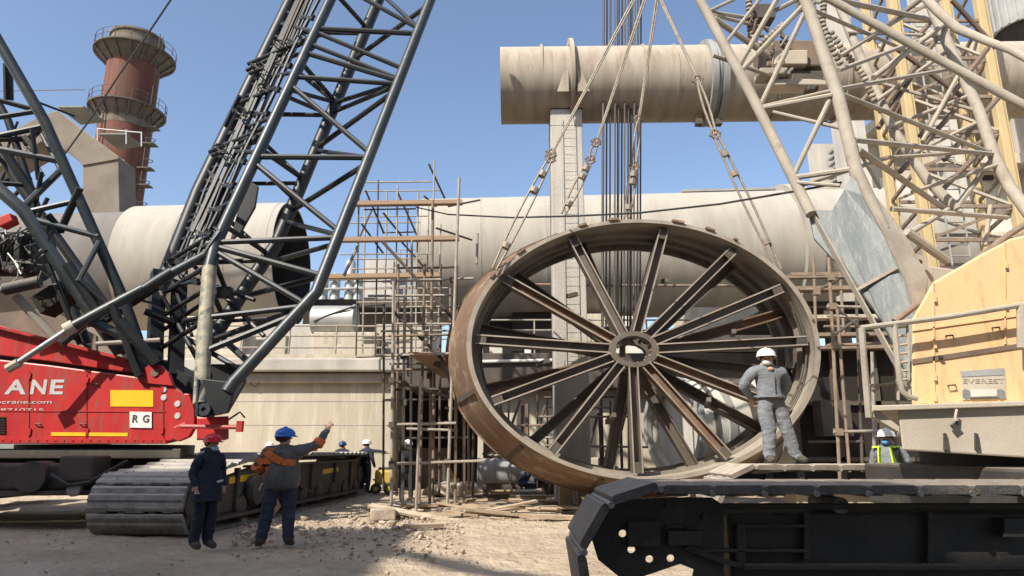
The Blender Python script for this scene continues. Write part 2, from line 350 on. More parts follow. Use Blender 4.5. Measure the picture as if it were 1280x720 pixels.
for sx in (-1, 1):                           # triangular gussets either side
    b0 = q + dd * sx * .14 + V((0, -DR * .93, -.93)); 
    part(MB().prism([b0, b0 + V((0, -.02, 1.1)), b0 + dd * sx * .36 + V((0, 0, 0))], (0, -.06, 0)), 'gusset', m['duct'], t)

t = thing('column', 'tall square concrete column with ladder holding up the overhead duct', 'column', (P(711, 500, DY).x, DY, 0))
ct = P(711, 136, DY - .52).z; cw = .985; cx = P(711, 300, DY - .52).x
part(MB().box((cx, DY, ct / 2), (cw, 1.04, ct)), 'shaft', m['conc2'], t, .03)
part(MB().box((cx, DY, ct + .04), (cw + .05, 1.08, .09)), 'bearing_plate', m['stack_grey'], t)
part(MB().box((cx, DY, ct - .55), (cw + .02, 1.06, .04)), 'pour_joint', m['conc2'], t)
for sx in (-.2, .2): part(MB().tube((cx + sx, DY - .62, .5), (cx + sx + .02, DY - .62, ct - .3), .012), 'cable_run', m['conc2'], t)
lr = MB().tube((-.2, 0, 0), (.2, 0, 0), .006, n=6).mesh('rung', m['conc2'])
for k in range(38): inst(lr, 'rung', Matrix.Translation((cx + .01, DY - .62, 1 + k * (ct - 1.6) / 37)), t)
# short stub from the column head to the duct
part(MB().prism([P(696, 136, DY - .45), P(728, 136, DY - .45), P(718, 118, DY - .45), P(706, 118, DY - .45)], (0, .8, 0)), 'saddle', m['duct'], t)

# ------------------------------------------------------------------ chimney
CY = 62.0
top = P(170, 35, CY - 2.0); base = V((P(171, 60, CY).x, CY, 0)); rr = 2.4
t = thing('chimney', 'rust red steel chimney with two railed round platforms', 'chimney', base)
zt = top.z
part(MB().lathe(base, (0, 0, 1), [(0, rr), (zt - 3.2, rr), (zt - 3.2, rr + .08), (zt - 3.0, rr + .08), (zt - 3, rr)], 56), 'stack', m['stack'], t)
zm = P(160, 120, CY - 3.5).z; zp = P(165, 45, CY - 3.6).z
for z0 in (5, 9, 13, 17, 21, 25): part(MB().lathe(base + V((0, 0, z0)), (0, 0, 1), [(0, rr - .01), (0, rr + .03), (.08, rr + .03), (.08, rr - .01)], 56), 'weld_seam', m['stack'], t)
part(MB().lathe(base + V((0, 0, zt - 3)), (0, 0, 1), [(0, rr - .02), (.9, rr - .02), (2.7, rr - .05), (2.75, rr + .12), (3.0, rr + .12), (3.0, rr - .3), (1, rr - .3)], 56), 'cap', m['shaft_cap'], t)
def ringdeck(z, r1, nb, a0=0):
    dk = part(MB().lathe(base + V((0, 0, z)), (0, 0, 1), [(0, rr + .02), (0, r1), (.16, r1), (.16, rr + .02)], 40), 'platform', m['stack_grey'], t)
    part(MB().lathe(base + V((0, 0, z - 1.1)), (0, 0, 1), [(0, rr + .04), (1.08, r1 - .25)], 16), 'skirt_cone', m['stack_grey'], dk)
    for k in range(nb):
        g_ = a0 + k * 2 * math.pi / nb; d = V((math.cos(g_), math.sin(g_), 0))
        part(MB().prism([base + d * (rr + .02) + V((0, 0, z)), base + d * (r1 - .05) + V((0, 0, z)), base + d * (rr + .02) + V((0, 0, z - 1.3))], d.cross(V((0, 0, 1))) * .18), 'bracket', m['stack_grey'], dk)
        part(MB().tube(base + d * (r1 - .06) + V((0, 0, z + .16)), base + d * (r1 - .06) + V((0, 0, z + 1.25)), .04, n=5), 'railing_post', m['stack_grey'], dk)
    for h in (.7, 1.25):
        part(MB().path([base + V((math.cos(q) * (r1 - .06), math.sin(q) * (r1 - .06), z + h)) for q in [2 * math.pi * k / 40 for k in range(41)]], .026, 5), 'railing', m['stack_grey'], dk)
ringdeck(zp - .2, rr + 1.35, 16); ringdeck(zm, rr + 1.1, 16, .2)
part(MB().lathe(base + V((0, 0, zm - 1.9)), (0, 0, 1), [(0, rr + .02), (1.4, rr + .035)], 40), 'bare_band', m['shaft_cap'], t)
lad = part(MB().tube(base + V((rr + .35, -.9, 6)), base + V((rr + .35, -.9, zt)), .05), 'ladder', m['stack_grey'], t)
part(MB().tube(base + V((rr + .35, -.4, 6)), base + V((rr + .35, -.4, zt)), .05), 'rail', m['stack_grey'], lad)
for k in range(11):
    z0 = 9 + k * 2.2
    part(MB().path([base + V((rr + .35 + .75 * math.sin(q), -.65 - .5 * math.cos(q), z0)) for q in [math.pi * i / 8 for i in range(9)]], .04, 5), 'cage_hoop', m['stack_grey'], lad)
for z0 in (P(160, 185, CY).z, P(160, 215, CY).z, P(160, 236, CY).z, P(160, 165, CY).z): part(MB().box(base + V((rr + .6, -.7, z0)), (1.3, 1.0, .1)), 'rest_platform', m['stack_grey'], lad)
part(MB().tube(base + V((-rr * .3, -rr - .15, 6)), base + V((-rr * .3, -rr - .15, zm - 1)), .07), 'conduit', m['stack'], t)
part(MB().tube(base + V((rr * .7, -rr * .95, 6)), base + V((rr * .7, -rr * .95, zm - 6)), .12), 'drain_pipe', m['galv'], t)

# ------------------------------------------------------------------ brown gas duct elbow in front of the chimney
t = thing('gas_duct', 'brown inclined gas duct elbow below the red chimney', 'duct', P(90, 200, 46))
pts = [(-70, 205), (55, 143), (72, 138), (148, 196), (154, 480), (104, 480), (103, 205), (60, 172), (-70, 250)]
part(MB().prism([P(x, y, 44) for x, y in pts], (0, 2.2, 0)), 'casing', m['elbow'], t, .05)
for (x0, y0, x1, y1) in ((56, 144, 62, 172), (148, 198, 103, 206)): part(MB().beam(P(x0, y0, 43.95), P(x1, y1, 43.95), .14, .12), 'stiffener', m['elbow'], t)
for q_ in ([(72, 134), (104, 134), (131, 153), (101, 156)], [(124, 168), (157, 168), (178, 183), (148, 187)]):
    z_ = P(*q_[0], 46).z; part(MB().prism([P(x, y, 46 * (z_ - EYE) / (P(x, y, 46).z - EYE)) for x, y in q_], (0, 0, .12)), 'cover_sheet', m['roof_sheet'], t)
for x, y in ((158, 162), (177, 165), (122, 160)): part(MB().tube(P(x, y, 46), P(x, y + 18, 46), .05, n=5), 'railing_post', m['galv'], t)
part(MB().tube(P(122, 161, 46), P(177, 166, 46), .05, n=5), 'railing', m['galv'], t)

# ------------------------------------------------------------------ kiln piers with decks
def pier(name, label, x0, x1, xw1, Yw, ydeck, yledge, ywall):
    t = thing(name, label, 'pier', (P((x0 + x1) / 2, 560, Yw).x, Yw, 0))
    zl, zd, zw = P(400, yledge, Yw - 1.2).z, P(400, ydeck, Yw - 1.2).z, P(400, ywall, Yw - .1).z
    a, b_ = P(x0, 540, Yw).x, P(xw1, 540, Yw).x; e = P(x1, 540, Yw).x
    part(MB().box(((a + b_) / 2, Yw + 3.5, zl / 2), (b_ - a, 7, zl)), 'wall', m['conc'], t, .04)
    part(MB().box(((a + e) / 2, Yw + 3, (zl + zd) / 2 + .02), (e - a + .6, 7.3, zd - zl)), 'deck_slab', m['conc2'], t, .05)
    return t, a, b_, e, zl, zd
t, a, b_, e, zl, zd = pier('kiln_pier', 'wide beige concrete kiln pier with overhanging deck and handrails', 175, 552, 490, 26.5, 446, 462, 478)
for z in (1.35, 2.4, 3.3): part(MB().box(((a + b_) / 2, 26.497, z), (b_ - a - .1, .02, .025)), 'formwork_joint', m['conc2'], t)
part(MB().box(((a + b_) / 2 - .1, 26.42, zl - .2), (b_ - a - .6, .3, .36)), 'corbel', m['conc2'], t, .05)
def handrail(t, xs, Y, z, mat, hs=(.45, .9, 1.3), r=.035, post=1.6):
    k = 0; n = max(1, int((xs[1] - xs[0]) / post))
    for i in range(n + 1):
        x = xs[0] + (xs[1] - xs[0]) * i / n
        part(MB().tube((x, Y, z), (x, Y, z + hs[-1]), r, n=6), 'railing_post', mat, t)
    for h in hs: part(MB().tube((xs[0], Y, z + h), (xs[1], Y, z + h), r, n=6), 'railing', mat, t)
handrail(t, (a + .2, e - .5), 26.0, zd, m['scaf'])
part(MB().box(((a + e) / 2, 25.95, zd + .1), (e - a - .2, .06, .16)), 'toe_board', m['conc'], t)
# plinths and machinery on the deck
for (x0, y0, x1, y1, Y, dp, nm, mt) in ((392, 415, 470, 446, 28, 2.5, 'plinth', 'conc'), (200, 395, 300, 446, 29, 3, 'plinth', 'conc'), (300, 405, 392, 446, 29.5, 3, 'plinth', 'conc2'),
        (470, 405, 528, 446, 29.5, 3, 'plinth', 'conc'), (455, 420, 475, 446, 27.3, .8, 'motor', 'track_frame'), (318, 424, 334, 446, 27, .8, 'motor', 'track_frame'), (338, 418, 356, 446, 27, .6, 'bearing_block', 'deck')):
    fbox(x0, y0, x1, y1, Y, dp, nm, m[mt], t, .04)
pa, pb = P(392, 400, 29), P(445, 400, 29)
part(MB().lathe(pa, (1, 0, 0), [(0, 0), (0, .62), (pb.x - pa.x - .1, .62), (pb.x - pa.x - .1, .68), (pb.x - pa.x, .68), (pb.x - pa.x, 0)], 32), 'galvanised_drum', m['galv'], t)
fbox(380, 374, 530, 384, 34, 2, 'walkway_beam', m['track_frame'], t); fbox(380, 384, 540, 420, 36, 2, 'wall', m['conc'], t)
fbox(395, 430, 470, 447, 27.2, .3, 'kerb', m['conc'], t)
part(MB().path([P(392, 402, 28.4), P(410, 394, 28.4), P(440, 384, 28.4), P(480, 381, 28.4)], .04), 'cable', m['hose'], t)
part(MB().path([P(312 + 12 * i / 8, 478 + 5 * math.sin(math.pi * i / 8), 26.3) for i in range(9)], .015, 5), 'hanging_wire', m['hose'], t)
# near-black wall painted for the shade in the recess right of the wall
fbox(486, 478, 640, 612, 29.5, .4, 'shade_wall', m['shade_black'], t)
fbox(500, 560, 560, 612, 28.5, .6, 'rubble_wall', m['track_frame'], t)
t2 = thing('kiln_pier', 'second beige kiln pier seen between the spokes of the wheel', 'pier', (P(760, 560, 28).x, 28, 0))
za = P(700, 492, 28).z; zb = P(700, 470, 28).z
xa, xb = P(600, 540, 28).x, P(815, 540, 28).x
part(MB().box(((xa + xb) / 2, 29.2, za / 2), (xb - xa, 6, za)), 'wall', m['conc'], t2, .04)
xd = P(1000, 540, 28).x
part(MB().box(((xa + xd) / 2 - 1.2, 30, (za + zb) / 2 + .3), (xd - xa + 3, 9, zb - za + .6)), 'deck_slab', m['track_frame'], t2, .04)
handrail(t2, (xa, xd), 25.7, zb + .6, m['scaf'], post=1.9)
for (x0, y0, x1, y1, Y, dp, nm, mt) in ((604, 385, 640, 470, 31.5, 2, 'support_roller_base', 'shade_black'), (640, 388, 700, 470, 31, 2, 'support_roller_base', 'shade_black'), (612, 428, 628, 452, 27, .8, 'bearing_block', 'pale'),
        (656, 432, 664, 452, 27, .5, 'control_box', 'white'), (735, 392, 760, 470, 30, 1.5, 'bearing_block', 'conc'), (868, 384, 988, 440, 25.6, 3, 'cabin', 'conc'), (770, 395, 800, 455, 30, 1.5, 'bearing_block', 'pale')):
    fbox(x0, y0, x1, y1, Y, dp, nm, m[mt], t2, .03)
for x in (628, 652, 668, 690): part(MB().beam(P(x, 500, 26.5), P(x + 1, 612, 26.5), .12, .12), 'prop', m['scaf_rust'], t2)
part(MB().tube(P(600, 452, 25.4), P(705, 450, 25.4), .06), 'edge_tube', m['white'], t2)
fbox(800, 480, 1020, 615, 33, .3, 'shade_wall', m['shade_black'], t2)  # near-black backing stands for the shade behind the lower spokes
for x in (835, 905, 960): part(MB().beam(P(x, 480, 30), P(x, 612, 30), .3, .3), 'prop', m['scaf_dark'], t2)
# near-black panels added for the deep shade under the kiln
t3 = thing('shade_panels', 'near-black panels standing for the deep shade under the kiln right of the wheel', 'shade_black', (P(1080, 560, 21).x, 21, 0))
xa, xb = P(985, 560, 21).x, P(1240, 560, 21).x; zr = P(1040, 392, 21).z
part(MB().box(((xa + xb) / 2, 20.4, zr / 2 - .6), (xb - xa, .12, zr - 1.2)), 'front_panel', m['shade_black'], t3)
part(MB().box(((xa + xb) / 2, 22.6, zr + .1), (xb - xa + .6, 5, .2)), 'roof', m['shade_black'], t3)
for k in range(6):
    x = xa + (xb - xa) * k / 5
    part(MB().box((x, 20.25, zr / 2), (.16, .16, zr)), 'post', m['scaf_dark'], t3)
for z in (1.2, 2.8): part(MB().box(((xa + xb) / 2, 20.22, z), (xb - xa, .1, .12)), 'rail', m['scaf_dark'], t3)
fbox(1030, 500, 1062, 545, 19.6, .6, 'cabinet', m['track_frame'], t3)
# access platforms behind the tan boom foot
for y in (345, 362, 398, 420, 436):
    part(MB().beam(P(985, y, 20), P(1135, y - 2, 20), .5, .1), 'walkway', m['scaf_rust'] if y != 398 else m['conc'], t3)
for (x0, y0, x1, y1) in ((1060, 366, 1070, 400), (1082, 392, 1100, 420), (1050, 398, 1062, 430), (1102, 402, 1118, 440)):
    fbox(x0, y0, x1, y1, 21, .6, 'duct_box', m['conc2'], t3)

# ------------------------------------------------------------------ preheater building, far right
t = thing('preheater_building', 'pale preheater building with open concrete storeys behind the yellow tower', 'building', (P(1200, 500, 36).x, 36, 0))
xa, xb = P(1072, 300, 36).x, P(1072, 300, 36).x + 16
part(MB().box((xa + .5, 36.5, 15), (1.3, 1.3, 30)), 'column', m['conc2'], t)
part(MB().box((xa + 6, 36.5, 15), (1.1, 1.1, 30)), 'column', m['conc2'], t)
part(MB().box((xa + 11, 36.5, 15), (1.1, 1.1, 30)), 'column', m['conc2'], t)
xs_ = P(1078, 300, 44).x
for z in (3.5, 8.2, 12.9, 17.6, 22.3): part(MB().box(((xs_ + xb) / 2 + 2, 40, z), (xb - xs_ + 4, 8.4, .6)), 'floor_slab', m['conc'], t)
for z in (5.9, 10.5, 15.2): part(MB().box(((xa + xb) / 2 + .6, 38, z), (xb - xa - 1, .3, 4.0)), 'wall_panel', m['pale'], t)
part(MB().box(((xa + xb) / 2 + .6, 43, 19.8), (xb - xa - 1, .3, 4.0)), 'wall_panel', m['conc2'], t)
for k in range(6):
    for z in (10.5, 15.2): part(MB().box((xa + 1.6 + k * .55, 37.75, z), (.12, .12, 3.9)), 'rib', m['pale'], t)
for x0, y0 in ((1160, 205), (1230, 210), (1165, 255), (1215, 290)): fbox(x0, y0, x0 + 10, y0 + 14, 37.6, .2, 'window', m['dark_in'], t)
t = thing('louvre_tower', 'small grey louvred vent tower seen between the boom chords', 'tower', P(1050, 240, 40))
for k in range(6): fbox(1044, 182 + k * 8, 1062, 185 + k * 8, 40, 1, 'louvre', m['plant'], t)
fbox(1060, 180, 1063, 235, 40, 1, 'frame', m['plant'], t)
t = thing('cyclone_vessel', 'ribbed grey vessel hanging at the top right edge', 'vessel', P(1275, 20, 30))
q = P(1282, 40, 30)
part(MB().lathe(q, (0, 0, 1), [(0, 1.3), (0, 1.45), (6, 1.45), (6, 0)], 40), 'casing', m['plant'], t)
for k in range(14):
    g_ = math.pi + k * math.pi / 13; part(MB().beam(q + V((math.cos(g_) * 1.5, math.sin(g_) * 1.5, 0)), q + V((math.cos(g_) * 1.5, math.sin(g_) * 1.5, 6)), .08, .08), 'rib', m['plant'], t)
part(MB().lathe(q + V((0, 0, -.9)), (0, 0, 1), [(0, .5), (.85, 1.28)], 40), 'cone', m['dark_in'], t)

# ------------------------------------------------------------------ yellow lattice tower
t = thing('lattice_tower', 'yellow steel lattice tower standing behind the tan boom', 'tower', (P(1185, 500, 17.8).x, 17.8, 0))
legs = [((1126, 0), (1150, 330), 16.6), ((1238, 0), (1258, 290), 16.6), ((1098, 60), (1110, 300), 19.0), ((1190, 0), (1212, 250), 19.0)]
L_ = []
for (p0, p1, Y) in legs:
    a, b_ = P(*p0, Y), P(*p1, Y); x = (a.x + b_.x) / 2; L_.append((x, Y))
    part(MB().box((x, Y, 10), (.21, .21, 20)), 'leg', m['ochre_post'], t, .02)
    part(MB().box((x + .14, Y - .03, 10), (.03, .15, 20)), 'leg_flange', m['ochre_post'], t)
zs = [P(1200, y, 16.6).z for y in (300, 258, 212, 165, 121, 73, 26, -22)]
for i in range(len(zs)):
    for (p, q_) in ((0, 1), (0, 2), (1, 3), (2, 3)):
        part(MB().beam((*L_[p], zs[i]), (*L_[q_], zs[i]), .07, .09), 'horizontal', m['scaf_rust'], t)
    if i:
        for (p, q_) in ((0, 1), (2, 3), (1, 3)):
            s_ = (p, q_) if i % 2 else (q_, p)
            part(MB().beam((*L_[s_[0]], zs[i - 1]), (*L_[s_[1]], zs[i]), .07, .07), 'diagonal', m['scaf_rust'] if i % 2 else m['deck'], t)
lx = (L_[0][0] + L_[1][0]) / 2
for sx in (-.25, .25): part(MB().tube((lx + sx, 17.2, 2), (lx + sx, 17.2, 15), .025, n=6), 'ladder_rail', m['galv'], t)
lr2 = MB().tube((-.25, 0, 0), (.25, 0, 0), .02, n=6).mesh('rung', m['galv'])
for k in range(40): inst(lr2, 'rung', Matrix.Translation((lx, 17.2, 2.4 + k * .31)), t)

# ================================================================== the spoked kiln section
HC = P(804.17, 430.15, 15.5); YAW = 0.0
AX = V((-math.sin(YAW), math.cos(YAW), 0)); UX = V((math.cos(YAW), math.sin(YAW), 0)); UZ = V((0, 0, 1))
RX, RZ, WL = 4.066, 3.025, 1.9    # the section shows wider than tall
def W(a, r, t_): return HC + UX * (RX * r * math.cos(a)) + UZ * (RZ * r * math.sin(a)) + AX * t_
def wring(prof, n=120, closed=True, a0=0, a1=2 * math.pi):
    mb = MB(); full = a1 - a0 > 6.28; mm = n if full else n + 1; vs = []
    for t_, r in prof: vs += [W(a0 + (a1 - a0) * k / n, r, t_) for k in range(mm)]
    fs = []
    for i in range(len(prof) if closed else len(prof) - 1):
        j = (i + 1) % len(prof)
        for k in range(n): fs.append((i * mm + k, i * mm + (k + 1) % mm, j * mm + (k + 1) % mm, j * mm + k))
    return mb.add(vs, fs, True)
t = thing('kiln_shell_section', 'huge round steel kiln section braced inside like a spoked wheel, hung on slings', 'kiln section', (HC.x, HC.y, HC.z - RZ))
part(wring([(.06, .997), (.5, 1.033), (1.2, 1.095), (WL, 1.155)], closed=False), 'outer_shell', m['rust'], t)
part(wring([(.06, .972), (WL, .972)], closed=False), 'inner_shell', m['mill'], t)
part(wring([(0, 1.0), (.09, 1.0), (.09, .972), (0, .972)]), 'front_rim', m['rim'], t)
part(wring([(WL - .06, 1.163), (WL + .06, 1.163), (WL + .06, .975), (WL - .02, .975)]), 'back_rim', m['rust'], t)
part(wring([(WL - .05, .97), (WL + .05, .97), (WL + .05, .93), (WL - .05, .93)]), 'back_flange', m['mill'], t)
part(wring([(.95, 1.074), (1.01, 1.081), (1.01, 1.06), (.95, 1.06)]), 'weld_seam', m['rust'], t)
for t0 in (.75, 1.3): part(wring([(t0, .974), (t0 + .05, .974), (t0 + .05, .945), (t0, .945)]), 'stiffener_ring', m['mill'], t)
for a in (200, 228, 256, 140, 118, 100):
    a = R(a); part(MB().beam(W(a, 1.02, .3), W(a, 1.145, WL - .1), .1, .06, (W(a, 1.1, 0) - W(a, 1, 0))), 'cleat', m['track_frame'], t)
for a, wd in ((132, .5), (147, .35), (64, .5), (75, .6), (97, .5), (108, .4), (55, .25)):
    a = R(a); part(MB().beam(W(a - .02 * wd, 1.008, .05), W(a + .1 * wd, 1.008, .05), .2, .05, (W(a, 1.1, 0) - W(a, 1, 0))), 'lug_plate', m['rust'], t)
# curved hoses / strips on the right of the inner face
for k, (a0, a1, t0) in enumerate(((-40, 22, .35), (-35, 16, .5), (-30, 12, .95), (-20, 26, 1.05))):
    part(MB().path([W(R(a0 + (a1 - a0) * i / 14), .955, t0) for i in range(15)], .028, 6), 'edge_strip', m['track_frame'], t)
# the two hubs and their spokes
HX, HZ = .58, .42; HUBX, HUBZ = -.19, -.09
def hub(t0, t1, cx, cz, name, k=1):
    O = HC + AX * t0 + UX * cx + UZ * cz; mb = MB(); n = 48
    def q(a, r, tt): return O + UX * (HX * k * r * math.cos(a)) + UZ * (HZ * k * r * math.sin(a)) + AX * tt
    pr = [(0, 1), (t1 - t0, 1), (t1 - t0, .74), (0, .74)]; vs = []; fs = []
    for tt, r in pr: vs += [q(2 * math.pi * i / n, r, tt) for i in range(n)]
    for i in range(4):
        for j in range(n): fs.append((i * n + j, i * n + (j + 1) % n, (i + 1) % 4 * n + (j + 1) % n, (i + 1) % 4 * n + j))
    h = part(mb.add(vs, fs, True), name, m['spoke'], t)
    for i in range(14):
        a = 2 * math.pi * i / 14; part(MB().beam(q(a, .68, .14), q(a, .76, .14), .04, .08, AX), 'rib', m['mill'], h)
    return O, q
O1, q1 = hub(.16, .46, HUBX, HUBZ, 'hub_ring'); O2, q2 = hub(1.05, 1.3, HUBX + .05, HUBZ - .05, 'hub_ring')
front = [(832, 286), (917, 313), (981, 358), (1010, 424), (990, 512), (915, 571), (800, 596), (690, 566), (617, 500), (594, 422), (632, 346), (717, 294)]
for i, (x, y) in enumerate(front):
    tgt = P(x, y, 15.5); d = tgt - HC; a = math.atan2(d.dot(UZ) / RZ, d.dot(UX) / RX)
    e0 = q1(a, .97, .18); e1 = W(a, .95, .36); u_ = (e1 - e0).normalized()
    sp = part(MB().ibeam(e0, e1, .34, .23, .035, u_.cross(AX)), 'spoke', m['spoke_rust'] if i in (4, 5, 10) else m['spoke'], t)
    sd = u_.cross(AX)
    for o_ in (-1, 1):                       # pale strips painted as highlights along the flange edges
        part(MB().beam(e0 + sd * .0975 * o_ - AX * .176, e1 + sd * .0975 * o_ - AX * .176, .03, .012, AX), 'flange_highlight', m['rim'], sp)
    part(MB().box(e1 - u_ * .12, (.24, .34, .24), Matrix((sd, AX, u_)).transposed()), 'end_bracket', m['track_frame'], sp)
for i in range(12):
    a = R(i * 30 - 11); e0 = q2(a, .97, .1); e1 = W(a, .955, 1.16)
    part(MB().ibeam(e0, e1, .32, .24, .035, (e1 - e0).normalized().cross(AX)), 'spoke', m['spoke_rust'] if i in (1, 7) else m['spoke'], t)
for i in range(0, 12, 2):                    # struts that tie the two spiders
    a = R(i * 30 + 12)
    part(MB().beam(W(a, .55, .25), W(a, .6, 1.0), .1, .1, UZ), 'tie_bar', m['spoke'], t)

# ------------------------------------------------------------------ slings and hoist ropes
def rope(mb, pts, r, tw=0):
    mb.path(pts, r, 6)
def curve(p, q, sag=0, n=8): return [p.lerp(q, i / n) - V((0, 0, sag * math.sin(math.pi * i / n))) for i in range(n + 1)]
SL = [([(812, -40, 16.0), (689, 192, 15.6)], [(688, 198, 15.6), (618, 336, 15.35)], 'outer left wire sling from the hook to the wheel rim'),
      ([(818, -40, 16.4), (745, 178, 17.0)], [(738, 200, 17.1), (704, 268, 17.3)], 'second wire sling from the left, slack loop above the wheel'),
      ([(826, -40, 16.4), (798, 150, 17.0)], [(793, 208, 17.1), (784, 272, 17.3)], 'third wire sling from the left, just right of the hoist ropes'),
      ([(806, -40, 16.0), (872, 100, 15.7)], [(894, 168, 15.6), (974, 337, 15.6)], 'right wire sling slanting down to the wheel rim')]
for up_, lo, lab in SL:
    t = thing('lifting_sling', lab, 'sling', P(*lo[1]), 'wire slings holding the wheel')
    a, b_ = P(*up_[0]), P(*up_[1]); c, d = P(*lo[0]), P(*lo[1])
    side = (b_ - a).normalized().cross(V((0, 1, 0))).normalized()
    part(MB().path(curve(a, b_), .028, 6), 'rope', m['rope'], t)
    part(MB().path(curve(a + side * .06, b_ + side * .03), .024, 6), 'rope', m['rope'], t)
    for s_ in (-1, 1):
        part(MB().path([b_ + side * .02 * s_] + [b_.lerp(c, k / 6) + side * (.05 * s_ * math.sin(math.pi * k / 6) + .02 * s_) for k in range(1, 6)] + [c + side * .03 * s_], .03, 6), 'loop', m['rope'], t)
        part(MB().path([c + side * s_ * .05] + [c.lerp(d, k / 6) + side * s_ * (.05 + .05 * math.sin(math.pi * k / 6)) for k in range(1, 7)], .03, 6), 'rope', m['rope'], t)
    for k in (.15, .3, .8): part(MB().tube(c.lerp(d, k) - (d - c).normalized() * .07, c.lerp(d, k) + (d - c).normalized() * .07, .1, n=8), 'clamp', m['rope'], t)
    for cc in (b_, c):
        part(MB().path([cc + side * .1 * math.cos(q) + (d - c).normalized() * .12 * math.sin(q) for q in [2 * math.pi * i / 12 for i in range(13)]], .032, 6), 'shackle', m['shackle'], t)
        part(MB().tube(cc - side * .15, cc + side * .15, .03), 'shackle_pin', m['shackle'], t)
for k, x in enumerate((753, 757.5, 762, 768, 772, 776.5, 780, 784.5, 788, 792, 796.5, 800)):
    a, b_ = P(x + 1.5, -60, 19.3 + .12 * (k % 3)), P(x, 412, 19.3 + .12 * (k % 3))
    o = part(MB().tube(a, b_, .026 if k % 4 else .04, n=6), 'hoist_rope', m['rope_dark'])
    tag(o, 'thin dark hoist rope in the vertical bundle passing behind the wheel', 'rope', 'dark hoist ropes')
t = thing('hook_block', 'dark hook block hanging on the hoist ropes behind the hub', 'hook block', P(778, 440, 19.4))
part(MB().box(P(778, 420, 19.4), (1.15, .5, .5)), 'sheave_housing', m['track_frame'], t, .05)
part(MB().lathe(P(778, 420, 19.1), (0, 1, 0), [(0, 0), (0, .3), (.1, .3), (.1, 0)], 24), 'sheave', m['shackle'], t)
part(MB().tube(P(778, 430, 19.4), P(778, 446, 19.4), .09), 'hook', m['shackle'], t)

o = part(MB().path([P(x, y, Y) for x, y, Y in ((520, 259, 20), (560, 268, 18.6), (640, 272, 16.5), (720, 270, 15), (800, 266, 14.2), (900, 255, 13.2), (1000, 238, 12.2), (1052, 228, 11.6))], .022, 6), 'power_cable', m['hose'])
tag(o, 'black cable strung across just above the wheel rim', 'cable')
o = part(MB().path([P(216, -4, 22), P(185, 42, 23), P(150, 92, 24), P(112, 150, 25), P(72, 205, 26)], .035, 6), 'guy_wire', m['hose']); tag(o, 'dark wire crossing diagonally in front of the red chimney', 'wire')
o = part(MB().path([P(-30, 114, 50), P(40, 113, 52), P(106, 112, 56)], .05, 6), 'guy_wire', m['galv']); tag(o, 'pale level wire left of the red chimney', 'wire')

# ================================================================== scaffolds
def pole(t, x0, y0, x1, y1, Y, mat, r=.04, Y1=None, name='standard'):
    return part(MB().tube(P(x0, y0, Y), P(x1, y1, Y1 or Y), r, n=7), name, m[mat], t)
def couplers(t, lst, mat='track_frame'):
    for x, y, Y in lst: part(MB().box(P(x, y, Y), (.14, .16, .14)), 'coupler', m[mat], t)
t = thing('scaffold', 'bare tube scaffold standing on the ground left of the wheel', 'scaffold', G(530, 634))
for x0, y0, x1, y1, Y, mt in ((492, 352, 489, 638, 17.0, 'scaf'), (506, 362, 503, 636, 17.3, 'scaf'), (531, 330, 524, 632, 18.0, 'scaf_rust'), (541, 250, 537, 630, 18.0, 'scaf_rust'),
        (574, 222, 559, 634, 17.2, 'scaf'), (571, 332, 569, 632, 17.6, 'scaf_rust'), (580, 440, 580, 630, 17.8, 'scaf_rust'), (597, 292, 596, 330, 19, 'scaf'), (593, 470, 591, 622, 18.4, 'scaf_dark'), (543, 455, 541, 628, 18.2, 'scaf_rust')):
    pole(t, x0, y0, x1, y1, Y, mt)
for x0, x1, y0, y1, Y, mt in ((484, 570, 531, 529, 17.1, 'scaf'), (508, 572, 536, 538, 17.8, 'scaf'), (486, 606, 580, 576, 17.1, 'scaf'), (445, 590, 446, 441, 17.2, 'scaf'), (478, 592, 352, 348, 17.4, 'scaf'),
        (460, 572, 370, 369, 18, 'scaf'), (492, 580, 462, 462, 18, 'scaf_rust'), (486, 620, 487, 486, 17.6, 'scaf_dark'), (495, 600, 405, 405, 18, 'scaf'), (556, 600, 510, 512, 17.6, 'scaf_rust'), (486, 575, 420, 418, 17.9, 'scaf_rust')):
    pole(t, x0, y0, x1, y1, Y, mt, .036, name='ledger')
for x0, y0, x1, y1, Y, mt in ((478, 302, 566, 398, 18, 'scaf_dark'), (490, 388, 575, 470, 18, 'scaf_dark'), (486, 474, 566, 498, 17.4, 'scaf_dark'), (430, 345, 448, 306, 18, 'scaf')):
    pole(t, x0, y0, x1, y1, Y, mt, .045, name='brace')
for x0, y0, x1, y1, Y, mt in ((498, 330, 496, 620, 19.0, 'scaf_rust'), (515, 300, 513, 622, 19.2, 'scaf'), (551, 330, 549, 618, 19.4, 'scaf_dark'), (563, 360, 561, 618, 19.4, 'scaf_rust'), (480, 380, 479, 612, 20.5, 'scaf_dark'), (585, 380, 586, 612, 20.0, 'scaf_rust'), (526, 470, 520, 640, 16.8, 'scaf')):
    pole(t, x0, y0, x1, y1, Y, mt, .036)
for y in (335, 384, 414, 455, 500, 548):
    pole(t, 476 + (y * 7) % 23, y, 572 + (y * 5) % 31, y - 1, 18.6 + (y % 3) * .5, ('scaf', 'scaf_rust', 'scaf_dark')[y % 3], .03, name='ledger')
couplers(t, [(490, 475, 17), (505, 445, 17.3), (505, 480, 17.3), (505, 503, 17.3), (537, 470, 18), (490, 531, 17), (559, 530, 17.2), (505, 560, 17.3), (505, 596, 17.3), (559, 577, 17.2), (490, 580, 17), (537, 536, 18), (566, 350, 17.3), (492, 352, 17.2), (506, 446, 17.3)])
part(MB().prism([P(510, 440, 17.2), P(548, 440, 17.2), P(552, 444, 18.4), P(520, 446, 18.4)], (0, 0, -.06)), 'board', m['plank'], t)
